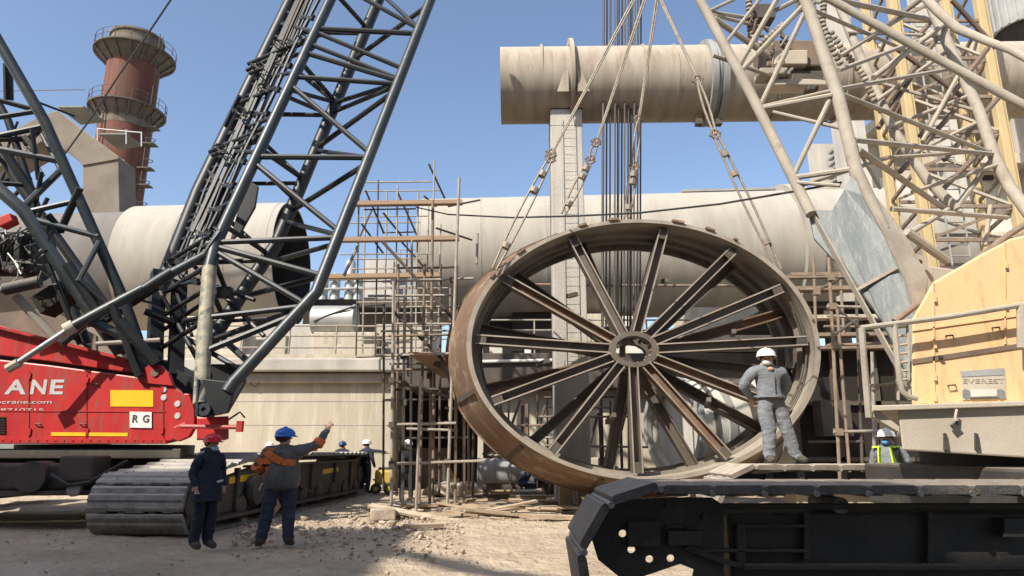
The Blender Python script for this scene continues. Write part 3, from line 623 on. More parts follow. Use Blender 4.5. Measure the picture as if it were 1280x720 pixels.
part(MB().prism([P(512, 441, 17.0), P(540, 441, 17.0), P(580, 470, 18.5), P(552, 470, 18.5)], (0, 0, -.05)), 'board', m['plank'], t)
part(MB().beam(P(545, 452, 17.5), P(606, 490, 17), .12, .2), 'beam', m['track_frame'], t)

t = thing('scaffold', 'tall tube scaffold with orange planks rising from the pier deck', 'scaffold', (P(500, 445, 25).x, 25, zd))
for k, x in enumerate((447, 455, 471, 482, 495, 508, 521, 534, 541, 549)):
    Y = 25.0 + (k % 2) * 1.3; pole(t, x + 2, (226, 248, 225, 240, 232, 262, 240, 250, 200, 280)[k], x - 2, 446, Y, 'scaf_dark' if k in (0, 2, 5) else 'scaf', .032)
for y, x0, x1, mt in ((228, 455, 540, 'scaf'), (239, 455, 552, 'scaf'), (262, 455, 520, 'scaf_dark'), (279, 438, 525, 'scaf'), (271, 450, 535, 'scaf'), (291, 478, 520, 'scaf_dark'), (318, 425, 540, 'scaf'), (324, 440, 528, 'scaf'),
        (336, 440, 560, 'scaf'), (352, 446, 560, 'scaf'), (361, 450, 560, 'scaf'), (378, 446, 545, 'scaf'), (385, 500, 560, 'scaf_dark'), (392, 450, 560, 'scaf'), (408, 446, 556, 'scaf'), (425, 446, 560, 'scaf')):
    pole(t, x0, y, x1, y - 1, 25.0 + (int(y) % 2) * 1.3, mt, .03, name='ledger')
for x0, x1, y, Y in ((441, 578, 255, 24.8), (424, 574, 300, 24.8), (410, 552, 346, 24.8)):
    part(MB().beam(P(x0, y, Y), P(x1, y - 2, Y), .28, .16), 'plank', m['plank'], t)
for x0, y0, x1, y1 in ((457, 238, 480, 292), (496, 238, 522, 296), (479, 266, 506, 300), (452, 280, 480, 318), (536, 205, 556, 248), (530, 245, 545, 258), (448, 300, 465, 262), (500, 300, 540, 345), (545, 285, 590, 300), (560, 258, 600, 250)):
    pole(t, x0, y0, x1, y1, 25.2, 'scaf_dark', .04, 26.0, 'brace')

t = thing('scaffold', 'rusty tube scaffold between the wheel and the tan crane', 'scaffold', G(1050, 640))
for x0, y0, x1, y1, Y, mt in ((1036, 322, 1050, 600, 14.4, 'scaf_rust'), (1017, 322, 1020, 420, 17, 'scaf_rust'), (1046, 380, 1062, 590, 16, 'scaf_rust'), (1090, 440, 1094, 600, 15, 'scaf'), (1118, 430, 1124, 560, 15, 'scaf_rust'), (1050, 340, 1055, 420, 17, 'scaf_rust'), (1070, 360, 1078, 590, 17, 'scaf_dark')):
    pole(t, x0, y0, x1, y1, Y, mt, .037)
for x0, x1, y0, y1, Y, mt in ((986, 1075, 347, 346, 14.4, 'scaf_rust'), (1000, 1090, 362, 361, 15, 'scaf_rust'), (1034, 1125, 432, 428, 14.5, 'scaf_rust'), (1042, 1122, 540, 538, 14.4, 'scaf'), (1085, 1124, 484, 478, 15, 'scaf_rust'), (1034, 1080, 383, 384, 14.4, 'scaf'), (1010, 1082, 552, 552, 17, 'scaf_dark'), (1034, 1110, 395, 398, 16, 'scaf'), (1030, 1130, 408, 409, 17, 'scaf_rust')):
    pole(t, x0, y0, x1, y1, Y, mt, .033, name='ledger')
for x0, y0, x1, y1, Y in ((1020, 365, 1062, 340, 15), (1044, 384, 1086, 420, 16), (1040, 420, 1070, 400, 16)): pole(t, x0, y0, x1, y1, Y, 'scaf_dark', .04, name='brace')
couplers(t, [(1038, 347, 14.4), (1043, 432, 14.4), (1048, 540, 14.4), (1040, 383, 14.4), (1020, 365, 15), (1092, 484, 15)], 'scaf_rust')
o = part(MB().tube(P(600, 355, 21), P(800, 357, 21), .045).tube(P(800, 357, 21), P(985, 357, 21), .045), 'guard_rail', m['scaf_rust']); tag(o, 'single rusty tube rail crossing behind the upper spokes', 'rail')

# ================================================================== on the ground
TB = G(700, 636)
o = part(MB().box((TB.x + .15, TB.y, .32), (.34, .5, .64)), 'timber_block', m['wood'], None, .02); tag(o, 'upright squared timber block under the rim of the wheel', 'timber')
o = part(MB().box((TB.x + 1.3, TB.y + .6, .3), (1.6, .6, .6)), 'timber_block', m['wood'], None, .02); tag(o, 'long timber block half hidden by the black track', 'timber')
pm = [MB().box((0, 0, 0), s_).mesh('plank', m['wood']) for s_ in ((1.5, .16, .06), (1.0, .12, .09), (2.2, .2, .05), (.8, .3, .05))]
rn = random.Random(5)
spots = [(600 + rn.uniform(-10, 120), rn.uniform(606, 644)) for k in range(30)] + [(520 + rn.uniform(-30, 110), rn.uniform(600, 650)) for k in range(16)]
for k, (x, y) in enumerate(spots):
    p = G(x, y); p.z = .05 + (rn.uniform(.02, .3) if 620 < y < 640 and 610 < x < 700 else rn.uniform(0, .08))
    o = inst(pm[k % 4], 'plank', Matrix.Translation(p) @ Matrix.Rotation(rn.gauss(0, .5), 4, 'Z') @ Matrix.Rotation(rn.gauss(0, .12), 4, 'Y') @ Matrix.Rotation(rn.gauss(0, .15), 4, 'X'))
    tag(o, 'weathered offcut plank lying in the debris below the wheel', 'plank', 'planks strewn below the wheel')
for (x0, y0, x1, y1, zz, lab) in ((505, 662, 553, 660, .05, 'flat dark board lying on the rubble beside the lit dust'), (652, 648, 726, 651, .06, 'long brown batten lying in front of the debris'), (548, 612, 690, 606, .16, 'long dark beam lying behind the scaffold feet'), (640, 612, 655, 600, .2, 'leaning pale stick under the rim')):
    a, b_ = G(x0, y0), G(x1, y1); a.z = b_.z = zz
    o = part(MB().beam(a, b_, .24, .08), 'board', m['wood'] if zz < .1 else m['scaf_dark']); tag(o, lab, 'board')
a = G(478, 650); o = part(MB().box((a.x, a.y, .12), (.5, .4, .24), Matrix.Rotation(.3, 3, 'Z')), 'concrete_block', m['stone'], None, .03); tag(o, 'grey concrete block at the foot of the scaffold', 'block')
# rubble: countable chunks and loose gravel
ck = [MB().blob((0, 0, 0), (1, .8, .6), s_, .28).mesh('rubble_chunk', m['stone']) for s_ in range(5)]
for k in range(46):
    x, y = rn.uniform(300, 575), rn.gauss(662, 12)
    if y < 640: y = 655
    p = G(x, y); s_ = rn.uniform(.05, .12); p.z = s_ * .25
    o = inst(ck[k % 5], 'rubble_chunk', Matrix.Translation(p) @ Matrix.Rotation(rn.uniform(0, 6), 4, 'Z') @ Matrix.Rotation(rn.uniform(-.5, .5), 4, 'X') @ Matrix.Scale(s_, 4))
    tag(o, 'pale broken rubble chunk on the dusty ground', 'stone', 'rubble chunks')
mb = MB()
bm = bmesh.new(); bmesh.ops.create_icosphere(bm, subdivisions=1, radius=1); iv = [v_.co.copy() for v_ in bm.verts]; fi = [[q.index for q in f.verts] for f in bm.faces]; bm.free()
for k in range(3600):
    c_ = rn.random()
    if c_ < .35: p = G(rn.uniform(290, 580), rn.gauss(660, 14) if rn.random() < .7 else rn.uniform(635, 700))
    elif c_ < .55: p = G(rn.uniform(420, 740), rn.uniform(612, 660))
    else:
        p = V((rn.uniform(-9, 1.5), rn.uniform(6.5, 20), 0))
        if rn.random() < .7: continue
    if p.y > 26 or p.y < 3: continue
    s_ = rn.choice((.008, .012, .018, .03)) * rn.uniform(.7, 1.4) * (1.2 if c_ < .35 else .8)
    M3 = Matrix.Rotation(rn.uniform(0, 6), 3, 'Z') @ Matrix.Rotation(rn.uniform(0, 3), 3, 'X')
    mb.add([p + V((0, 0, s_ * .2 - .012)) + M3 @ V((v_.x * s_ * rn.uniform(.8, 1.2), v_.y * s_ * .8, v_.z * s_ * .65)) for v_ in iv], fi)
o = part(mb, 'gravel', m['stone']); tag(o, 'loose pale gravel scattered over the dusty ground', 'gravel', kind='stuff')
# shell segment lying behind the wheel
t = thing('shell_segment', 'pale steel shell with painted shadow bands lying behind the lower right spokes', 'shell', G(880, 618))
c = P(838, 533, 23.4); d = V((.93, .36, .02)).normalized()
part(MB().lathe(c, d, [(0, 1.5), (0, 1.68), (.2, 1.68), (.2, 1.5)], 48, closed=True), 'end_band', m['galv'], t)
part(MB().lathe(c + d * .16, d, [(0, 1.62), (4.2, 1.62), (4.2, 1.55), (0, 1.55)], 48, closed=True), 'shell', m['pale'], t)
part(MB().lathe(c + d * .5, d, [(0, 0), (0, 1.545)], 48), 'bulkhead', m['conc2'], t)
for k, w_, mt in ((.6, .18, 'stack_grey'), (1.15, .3, 'galv'), (2.1, .7, 'stack_grey'), (3.4, .2, 'galv')): part(MB().lathe(c + d * k, d, [(0, 1.6), (0, 1.66), (w_, 1.66), (w_, 1.6)], 48, closed=True), 'band', m[mt], t)  # darker bands paint the spokes' shadows onto the shell
for k in (.8, 3.2): part(MB().box(V((c.x, c.y, .14)) + V((d.x, d.y, 0)) * k, (.5, 2.4, .34)), 'cradle', m['wood'], t)
# props, pipework and crates crowded under the deck behind the wheel
t = thing('shoring_frame', 'dark steel shoring props and ledgers under the deck behind the lower spokes', 'shoring', (P(700, 600, 23).x, 23, 0))
rs = random.Random(21)
for k in range(16):
    x = 612 + k * 12.5 + rs.uniform(-4, 4); Y = rs.choice((21.5, 22.5, 23.6)); g0 = G(640, 563 + EYE * FPX / Y * 1.02)
    part(MB().tube(V((P(x, 540, Y).x, Y, 0)), P(x + rs.uniform(-2, 2), rs.uniform(470, 520), Y), rs.choice((.035, .05, .08)), n=7), 'prop', m[rs.choice(('scaf_dark', 'scaf_dark', 'scaf_rust', 'track_frame'))], t)
for k in range(9):
    y = 485 + k * 12; x = rs.uniform(605, 690); part(MB().tube(P(x, y, 22), P(x + rs.uniform(60, 130), y + rs.uniform(-4, 4), 22), .035, n=7), 'ledger', m[rs.choice(('scaf_dark', 'scaf_rust', 'scaf'))], t)
for k in range(5): part(MB().tube(P(620 + k * 36, 590, 21.8), P(650 + k * 34, 500, 22.6), .045, n=7), 'brace', m['scaf_dark'], t)
for (x0, y0, x1, y1, Y, mt, nm, lab) in ((604, 545, 626, 600, 23, 'track_frame', 'steel_crate', 'dark steel crate at the left under the deck behind the wheel'), (668, 560, 700, 603, 24, 'shade_black', 'steel_crate', 'black steel crate beside the concrete column behind the spokes'), (735, 572, 768, 604, 22.5, 'deck', 'tool_chest', 'dusty tool chest right of the column behind the lowest spokes')):
    a, b_ = P(x0, y0, Y), P(x1, y0, Y); o = part(MB().box(((a.x + b_.x) / 2, Y + .5, a.z / 2), (b_.x - a.x, 1, a.z)), nm, m[mt], None, .03); tag(o, lab, 'crate')
    for q in (.3, .7):
        part(MB().box(((a.x + b_.x) / 2, Y - .02, a.z * q), (b_.x - a.x + .04, .05, .08)), 'band', m['scaf_dark'], o)
# steel drum and yellow pump
c = P(628, 590, 22); t = thing('steel_drum', 'grey steel drum lying on the ground behind the scaffold', 'drum', (c.x, 22, 0))
part(MB().lathe(c - V((.75, 0, 0)), (1, 0, 0), [(0, 0), (0, .42), (1.5, .42), (1.5, 0)], 28), 'body', m['plant'], t)
for k in (0, .5, 1, 1.5): part(MB().lathe(c + V((k - .77, 0, 0)), (1, 0, 0), [(0, .41), (.02, .45), (.05, .41)], 28), 'hoop', m['plant'], t)
part(MB().box((c.x, 22, .38), (1.2, .5, .76)), 'stand', m['scaf_dark'], t)
c = G(480, 617); t = thing('yellow_compressor', 'small yellow compressor on wheels at the end of the crawler track', 'machine', c)
part(MB().box(c + V((0, 0, .55)), (.6, .6, .5)), 'casing', m['lime'], t, .08)
part(MB().box(c + V((0, 0, .84)), (.4, .4, .08)), 'lid', m['track_frame'], t, .02)
for sx in (-.22, .22):
    part(MB().lathe(c + V((sx, -.42, .18)), (0, 1, 0), [(0, 0), (0, .18), (.16, .18), (.16, 0)], 20), 'wheel', m['hose'], t); part(MB().lathe(c + V((sx, -.43, .18)), (0, 1, 0), [(0, 0), (0, .08), (.05, .08)], 20), 'rim', m['lime'], t)
part(MB().tube(c + V((-.5, 0, .5)), c + V((-1.2, -.1, .3)), .04), 'drawbar', m['lime'], t)
for (x, y, sz, lab) in ((545, 588, (.9, .5, .5), 'pale crumpled sack pile left of the steel drum'), (575, 600, (1.2, .6, .3), 'low heap of pale sacks behind the scaffold feet'), (700, 590, (1.0, .6, .4), 'white sheet heap seen under the lower spokes')):
    p = G(x, y + 20); o = part(MB().blob((p.x, p.y, sz[2] * .6), sz, int(x), .2, 2), 'sack_heap', m['stone']); tag(o, lab, 'sacks')

# ================================================================== cranes
def text_mesh(s_, x0, x1, z0, z1, Y, name, mat, parent, bold=0.0, Yd=None):   # lettering facing the camera side, as thin raised vinyl
    cu = bpy.data.curves.new(name, 'FONT'); cu.body = s_; cu.extrude = .004; cu.offset = bold
    tmp = bpy.data.objects.new(name, cu); COL.objects.link(tmp)
    dg = bpy.context.evaluated_depsgraph_get(); me = bpy.data.meshes.new_from_object(tmp.evaluated_get(dg)); bpy.data.objects.remove(tmp)
    xs = [v_.co.x for v_ in me.vertices]; ys = [v_.co.y for v_ in me.vertices]
    mb = MB()
    fx = lambda x: x0 + (x - min(xs)) / (max(xs) - min(xs)) * (x1 - x0)
    fz = lambda y: z0 + (y - min(ys)) / (max(ys) - min(ys)) * (z1 - z0)
    mb.add([V((fx(v_.co.x), Y - v_.co.z, fz(v_.co.y))) for v_ in me.vertices], [list(p.vertices) for p in me.polygons])
    return part(mb, name, mat, parent)

def resample(pts, pitch):
    seg = []; tot = 0
    for i in range(len(pts)):
        a, b_ = pts[i], pts[(i + 1) % len(pts)]; l = (b_ - a).length; seg.append((a, b_, l, tot)); tot += l
    n = round(tot / pitch); out = []
    def at(s_):
        s_ %= tot
        for a, b_, l, t0 in seg:
            if t0 <= s_ <= t0 + l: return a.lerp(b_, (s_ - t0) / l if l else 0)
        return seg[0][0]
    for k in range(n):
        s_ = k * tot / n; out.append((at(s_), (at(s_ + pitch * .45) - at(s_ - pitch * .45)).normalized()))
    return out
def arc(c, r, a0, a1, n=14): return [V((c[0] + r * math.cos(R(a0 + (a1 - a0) * i / n)), c[1] + r * math.sin(R(a0 + (a1 - a0) * i / n)))) for i in range(n + 1)]
def shoe_mesh(wid, ln, th, mat, pad=False):
    mb = MB(); h = wid / 2; l = ln / 2
    prof = [(-l, -th * .3), (-l, th * .2), (-l * .8, th * .6), (-l * .35, th * .6), (-l * .2, th), (l * .2, th), (l * .35, th * .6), (l * .8, th * .6), (l, th * .2), (l, -th * .3)]
    if pad: prof = [(-l, -th * .55), (-l, th * .3), (-l * .96, th * .8), (-l * .86, th), (l * .86, th), (l * .96, th * .8), (l, th * .3), (l, -th * .55)]
    n = len(prof)
    A = [V((-h, y, z)) for y, z in prof]; B = [V((h, y, z)) for y, z in prof]
    mb.add(A + B, [list(range(n)), [n + i for i in range(n)][::-1]] + [(i, n + i, n + (i + 1) % n, (i + 1) % n) for i in range(n)])
    for sx in (-.16, .16): mb.box((sx * wid, 0, -th * (.9 if pad else 1.1)), (.1, ln * (.5 if pad else .98), th * (.8 if pad else 1.55)))
    for sx in (-.34, -.05, .05, .34): mb.box((sx * wid, -l * .98, -th * .4), (wid * .09, ln * .12, th * .9))
    for sx in (-.3, .3):
        for sy in (-.3, .3): mb.tube((sx * wid, sy * ln, th * .5), (sx * wid, sy * ln, th * .78), .022, n=6)
    return mb.mesh('shoe', mat)
def crawler(parent, org, along, prof, pitch, wid, th, shoemat, pad=False):
    al = V(along).normalized(); wd = V((al.y, -al.x, 0)); org = V(org)
    rt = MB(); loop = resample(prof, pitch)
    me = shoe_mesh(wid, pitch * .93, th, shoemat, pad)
    links = []
    for p, d in loop:
        yv = al * d.x + V((0, 0, 1)) * d.y; zv = al * d.y * -1 + V((0, 0, 1)) * d.x
        zv = -zv if False else zv
        xv = yv.cross(zv)
        Mx = Matrix((xv, yv, zv)).transposed().to_4x4(); Mx.translation = org + al * p.x + V((0, 0, p.y))
        links.append(Mx)
    return me, links, al, wd

# ------------------------------------------------------------------ red crawler crane
n0, n1 = G(225, 672), G(461, 617); SHW = 1.72
al = (n1 - n0).normalized(); side = V((al.y, -al.x, 0))
org = n0 - side * SHW / 2
TL = (n1 - n0).length
RC = thing('crawler_crane', 'red crawler crane with blue-grey lattice boom on the left', 'crane', (-9.5, 17, 0))
prof = arc((.52, .50), .50, 270, 100) + [V((2.6, 1.25)), V((3.6, 1.33)), V((TL - .7, 1.33))] + arc((TL - .66, .665), .665, 90, -90)
me, links, al, wd = crawler(RC, org, al, prof, .46, SHW, .075, m['shoe'])
trk = part(MB().box(org + al * TL / 2 + V((0, 0, .66)), (.7, TL - 2.2, .34), Matrix.Rotation(-math.atan2(al.x, al.y), 3, 'Z')), 'crawler_track', m['track_frame'], RC, .03)
for Mx in links: inst(me, 'shoe', Mx, trk)
sf = SHW / 2 - .14
def tp(s_, z, o=sf): return org + al * s_ + side * o + V((0, 0, z))     # a point on the track's right-hand face
part(MB().prism([tp(.9, .25), tp(1.2, .85), tp(3.2, 1.12), tp(TL - 1.6, 1.12), tp(TL - 1.1, .85), tp(TL - 1.2, .25)], side * -.12), 'side_frame', m['track_frame'], trk)
part(MB().beam(tp(.9, .2, sf + .1), tp(TL - 1.1, .2, sf + .1), .3, .06), 'lower_flange', m['track_frame'], trk)
part(MB().beam(tp(2.6, 1.12, sf + .05), tp(TL - 1.4, 1.14, sf + .05), .2, .05), 'upper_flange', m['track_frame'], trk)
for k in range(9): part(MB().lathe(tp(1.3 + k * (TL - 2.6) / 8, .3, sf - .25), side, [(0, .2), (.1, .24), (.3, .24), (.36, .12), (.36, 0)], 20), 'roller', m['track_frame'], trk)
for s_ in (2.2, 4.6, 6.6, 8.6, 10.2): part(MB().beam(tp(s_, .3, sf + .03), tp(s_, 1.1, sf + .03), .1, .09, al), 'stiffener', m['track_frame'], trk)
part(MB().beam(tp(4.6, .95, sf + .05), tp(6.6, .35, sf + .05), .06, .1), 'stiffener', m['track_frame'], trk)
for c_, r_ in ((.52, .43), (TL - .66, .58)): part(MB().lathe(tp(c_, .5 if c_ < 1 else .665, -sf), side, [(0, 0), (0, r_), (2 * sf - .1, r_), (2 * sf - .1, r_ * .5), (2 * sf, r_ * .45), (2 * sf, 0)], 28), 'idler', m['track_frame'], trk)
for s0, s1 in ((1.9, 3.2), (4.3, 5.3), (7.6, 9.0)): part(MB().beam(tp(s0, .86, sf + .012), tp(s1, .90, sf + .012), .13, .012, side), 'yellow_stripe', m['yellow'], trk)
part(MB().lathe(tp(2.9, .62, sf + .02), side, [(0, .3), (.1, .34), (.2, .3), (.2, 0)], 24), 'final_drive', m['track_black'], trk)
o = part(MB().beam(tp(3.6, .12, sf + .35), tp(3.25, .92, sf + .12), .42, .05, side), 'leaning_board', m['plank']); tag(o, 'short yellowish board leaning on the side of the crawler track', 'board')
# carbody and the other crawler, dark under the house
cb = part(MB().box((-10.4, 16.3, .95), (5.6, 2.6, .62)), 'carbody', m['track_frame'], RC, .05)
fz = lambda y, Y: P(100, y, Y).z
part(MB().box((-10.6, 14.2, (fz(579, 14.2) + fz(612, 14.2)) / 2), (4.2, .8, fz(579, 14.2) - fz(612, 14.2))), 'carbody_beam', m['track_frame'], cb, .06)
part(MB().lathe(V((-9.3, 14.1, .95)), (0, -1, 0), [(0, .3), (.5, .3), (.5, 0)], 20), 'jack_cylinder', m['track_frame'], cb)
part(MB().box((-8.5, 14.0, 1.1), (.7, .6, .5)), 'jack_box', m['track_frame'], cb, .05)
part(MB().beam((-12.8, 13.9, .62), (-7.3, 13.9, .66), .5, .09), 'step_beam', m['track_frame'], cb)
part(MB().path([(-8.9, 13.6, 1.0), (-8.5, 13.55, .8), (-8.1, 13.55, .85), (-7.7, 13.6, 1.1), (-7.5, 13.7, 1.25)], .04), 'hose', m['hose'], cb)
for k in range(2): part(MB().lathe(V((-8.4 + k * .5, 13.65, .72)), (0, -1, 0), [(0, .13), (.1, .13), (.1, 0)], 16), 'valve', m['shoe'], cb)
part(MB().lathe((-9.8, 17, 1.3), (0, 0, 1), [(0, 1.9), (.28, 1.9)], 40), 'slewing_ring', m['track_black'], RC)
part(MB().box((-11.5, 14.66, fz(567, 14.66)), (9.2, .2, .2)), 'under_deck', m['track_frame'], RC, .02)
other = part(MB().box((-14.2, 17, .6), (1.2, 9, .8)), 'crawler_track', m['track_frame'], RC, .1)
# house
HY = 14.5
Q = lambda pts, Y: [P(x, y, Y) for x, y in pts]
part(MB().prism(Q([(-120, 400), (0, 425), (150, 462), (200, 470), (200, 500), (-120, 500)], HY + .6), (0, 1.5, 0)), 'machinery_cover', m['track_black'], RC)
hs = part(MB().prism(Q([(-120, 553), (206, 553), (236, 546), (242, 540), (240, 505), (228, 490), (208, 476), (150, 468), (60, 456), (-120, 436)], HY), (-1.75, 3.6, 0)), 'house', m['red'], RC, .03)
part(MB().prism(Q([(-120, 375), (0, 407), (160, 450), (168, 456), (167, 466), (150, 464), (60, 451), (-120, 430)], HY + .25), (0, .8, 0)), 'upper_frame', m['red'], RC, .02)
part(MB().beam(P(-100, 384, HY + .2), P(160, 450, HY + .2), .2, .06), 'frame_edge', m['red'], RC)
part(MB().prism(Q([(175, 478), (178, 462), (188, 455), (200, 456), (210, 466), (216, 482)], HY - .06), (0, .12, 0)), 'lug', m['red'], RC)
part(MB().lathe(P(194, 466, HY - .06), (0, -1, 0), [(0, .08), (.03, .08), (.03, .0)], 20), 'lug_pin', m['brown_bar'], RC)
part(MB().lathe(P(175, 472, HY - .02), (0, -1, 0), [(0, .06), (.03, .06), (.03, .0)], 16), 'lug_pin', m['brown_bar'], RC)
part(MB().prism(Q([(214, 548), (216, 534), (230, 528), (234, 512), (229, 492), (236, 492), (243, 512), (243, 534), (236, 546), (222, 552)], HY - .14), (0, .14, 0)), 'corner_guard', m['red'], RC, .02)
part(MB().prism(Q([(-120, 548), (206, 549), (208, 554), (-120, 554)], HY - .05), (0, .05, 0)), 'skirt', m['red'], hs)
part(MB().prism(Q([(-120, 512), (206, 514), (206, 515.4), (-120, 513.4)], HY - .015), (0, .02, 0)), 'panel_seam', m['red'], hs)
part(MB().prism(Q([(138, 487.5), (191.5, 488), (191.5, 508.5), (138, 508)], HY - .012), (0, .01, 0)), 'yellow_panel', m['yellow'], hs)
part(MB().prism(Q([(64, 540.3), (159.5, 541), (159.5, 545.4), (64, 544.8)], HY - .012), (0, .01, 0)), 'yellow_strip', m['yellow'], hs)
st = part(MB().prism(Q([(162, 514.5), (189.5, 515), (189.5, 535), (162, 534.5)], HY - .028), (0, .01, 0)), 'sticker', m['white'], hs)
def px_text(s_, x0, y0, x1, y1, Y, name, mat, parent, bold=0):
    a, b_ = P(x0, y1, Y), P(x1, y0, Y); return text_mesh(s_, a.x, b_.x, a.z, b_.z, Y, name, mat, parent, bold)
px_text('R', 165, 518.5, 173.5, 528, HY - .034, 'lettering', m['black_letter'], hs, .02)
px_text('G', 178, 518.5, 187, 528, HY - .034, 'lettering', m['black_letter'], hs, .02)
for ch_, x0_, x1_ in (('C', -54, -28), ('R', -25, 2), ('A', 5, 35), ('N', 37.5, 59.5), ('E', 61.5, 81)): px_text(ch_, x0_, 474.5, x1_, 493, HY - .006, 'lettering', m['grey_letter'], hs, .03)
px_text('www.rgcocrane.com', -62, 501.5, 65, 506, HY - .006, 'lettering', m['grey_letter'], hs, .004)
px_text('+982188710715', -48, 510.5, 55, 514.3, HY - .006, 'lettering', m['grey_letter'], hs, .004)
for x in (36, 108, 204): part(MB().prism(Q([(x, 462 + x * .05), (x + 1, 462 + x * .05), (x + 1, 548), (x, 548)], HY - .008), (0, .012, 0)), 'panel_seam', m['shade_black'], hs)
for (x, y) in ((44, 530), (100, 530), (116, 480), (198, 480)): part(MB().path([P(x, y, HY), P(x, y, HY - .05), P(x + 6, y, HY - .05), P(x + 6, y, HY)], .012, 6), 'door_handle', m['track_black'], hs)
for (x, y) in ((37, 470), (37, 540), (109, 476), (109, 540), (203, 486), (203, 538)): part(MB().box(P(x, y, HY - .015), (.05, .03, .14)), 'hinge', m['red'], hs)
for k in range(7): part(MB().box(P(-20, 522 + k * 3.2, HY - .012), (.9, .03, .03)), 'louvre', m['shade_black'], hs)
for k in range(22): part(MB().lathe(P(-30 + k * 11, 550.5, HY - .05), (0, -1, 0), [(0, .022), (.012, .02), (.014, 0)], 8), 'bolt', m['red'], hs)
for (x, y) in ((222, 505), (205, 487), (205, 497), (222, 520)): part(MB().lathe(P(x, y, HY), (0, -1, 0), [(0, .07), (.02, .06), (.022, 0)], 12), 'bolt', m['grey_letter'], hs)
# front platform and boom foot
part(MB().prism(Q([(246, 522), (286, 520), (286, 549), (246, 549)], HY - .2), (-.72, 1.6, 0)), 'front_platform', m['red'], RC, .02)
part(MB().tube(P(226, 533, HY - .5), P(299, 534, HY - .4), .045), 'grab_rail', m['red'], RC); part(MB().box(P(300, 533, HY - .4), (.12, .1, .22)), 'rail_end', m['red'], RC)
part(MB().path([P(285, 525, HY), P(300, 515, HY), P(306, 522, HY)], .02), 'mirror_arm', m['hose'], RC)
part(MB().prism(Q([(247, 473), (292, 478), (291, 492), (284, 516), (254, 522), (244, 520)], 13.9), (0, .1, 0)), 'boom_foot_plate', m['boom_black'], RC, .01)
part(MB().prism(Q([(250, 455), (305, 455), (306, 478), (284, 516), (254, 522)], 15.4), (0, .1, 0)), 'boom_foot_plate', m['boom_black'], RC, .01)
part(MB().lathe(P(256, 512, 13.88), (0, -1, 0), [(0, .13), (.06, .13), (.06, .05), (.02, .05), (.02, 0)], 24), 'foot_pin', m['boom_blue'], RC)
part(MB().prism(Q([(248, 474), (247, 520), (244, 520), (246, 474)], 13.8), (0, .8, 0)), 'plate_edge', m['boom_blue'], RC)

def chord_pts(lst): return [P(*p) for p in lst]
def at_row(pts, y):
    for a, b_ in zip(pts, pts[1:]):
        ya, yb = proj(a)[1], proj(b_)[1]
        if min(ya, yb) - .01 <= y <= max(ya, yb) + .01:
            lo, hi = 0, 1
            for _ in range(30):
                md = (lo + hi) / 2
                if (proj(a.lerp(b_, md))[1] - y) * (yb - ya) < 0: lo = md
                else: hi = md
            return a.lerp(b_, lo)
    return pts[-1] if abs(proj(pts[-1])[1] - y) < abs(proj(pts[0])[1] - y) else pts[0]
nY = lambda y: 16.2 - (y - 35) * .005
C = {2: chord_pts([(251, 505, 13.95), (255, 430, 14.2), (262, 335, 14.7), (269, 306, nY(306)), (413, 0, nY(0)), (441, -60, nY(-60))]),
     4: chord_pts([(284, 490, 13.95), (292, 478, 14.0), (395, 366, nY(366)), (538, 0, nY(0)), (561, -60, nY(-60))]),
     1: chord_pts([(193, 470, 15.8), (196, 372, nY(372) + 1.7), (248, 240, nY(240) + 1.7), (364, 0, nY(0) + 1.7), (393, -60, nY(-60) + 1.7)]),
     3: chord_pts([(255, 440, 15.4), (310, 356, nY(356) + 1.7), (345, 306, nY(306) + 1.7), (373, 240, nY(240) + 1.7), (473, 0, nY(0) + 1.7), (498, -60, nY(-60) + 1.7)])}
boom = part(MB().path(C[4], .135, 12), 'boom', m['boom_blue'], RC); boom['label'] = 'steep blue-grey lattice boom'
part(MB().path(C[2][3:], .14, 12), 'chord', m['boom_blue'], boom); part(MB().path([C[2][3], C[2][2]], .15, 12), 'chord', m['boom_blue'], boom)
part(MB().path(C[2][:3], .155, 12), 'chord', m['boom_bare'], boom)
part(MB().path(C[1], .19, 10), 'chord', m['boom_black'], boom); part(MB().path(C[3], .17, 10), 'chord', m['boom_black'], boom)
def br(ch, lst, parent, mat, r, name='brace'):
    for i, (a, ya, b_, yb) in enumerate(lst):
        part(MB().tube(at_row(ch[a], ya), at_row(ch[b_], yb), r * (1 if i % 3 else 1.12), n=8), name, m[mat], parent)
br(C, [(2, 36, 4, 42), (2, 40, 4, 86), (2, 55, 4, 99), (2, 66, 4, 101), (2, 96, 4, 105), (2, 106, 4, 192), (2, 196, 4, 197), (2, 203, 4, 290), (2, 303, 4, 297), (2, 308, 4, 345), (2, 313, 4, 380), (2, 397, 4, 383), (2, 440, 4, 393), (2, -20, 4, 36)], boom, 'boom_black', .066)
br(C, [(4, 6, 3, 75), (4, 36, 3, -8), (4, 107, 3, 141), (4, 114, 3, 185), (4, 104, 3, 128), (4, 197, 3, 188), (4, 205, 3, 265), (4, 294, 3, 277), (4, 305, 3, 330), (4, 345, 3, 372)], boom, 'boom_black', .062)
br(C, [(1, 142, 3, 144), (1, 230, 3, 229), (1, 40, 3, 42), (1, 60, 3, 128), (1, 145, 3, 225), (1, 240, 3, 320), (1, 330, 3, 325)], boom, 'boom_black', .06)
br(C, [(2, 78, 3, 128), (2, 112, 3, 128), (2, 120, 3, 144), (2, 186, 3, 224), (2, 202, 3, 250), (2, 282, 3, 318), (2, -10, 3, 35), (2, 320, 3, 385), (2, 355, 3, 400)], boom, 'boom_black', .06)
br(C, [(1, 30, 2, 40), (1, 100, 2, 90), (1, 170, 2, 145), (1, 190, 2, 190), (1, 280, 2, 250), (1, 330, 2, 300), (1, 372, 2, 330), (1, 400, 2, 360), (1, 440, 2, 400)], boom, 'boom_black', .055)
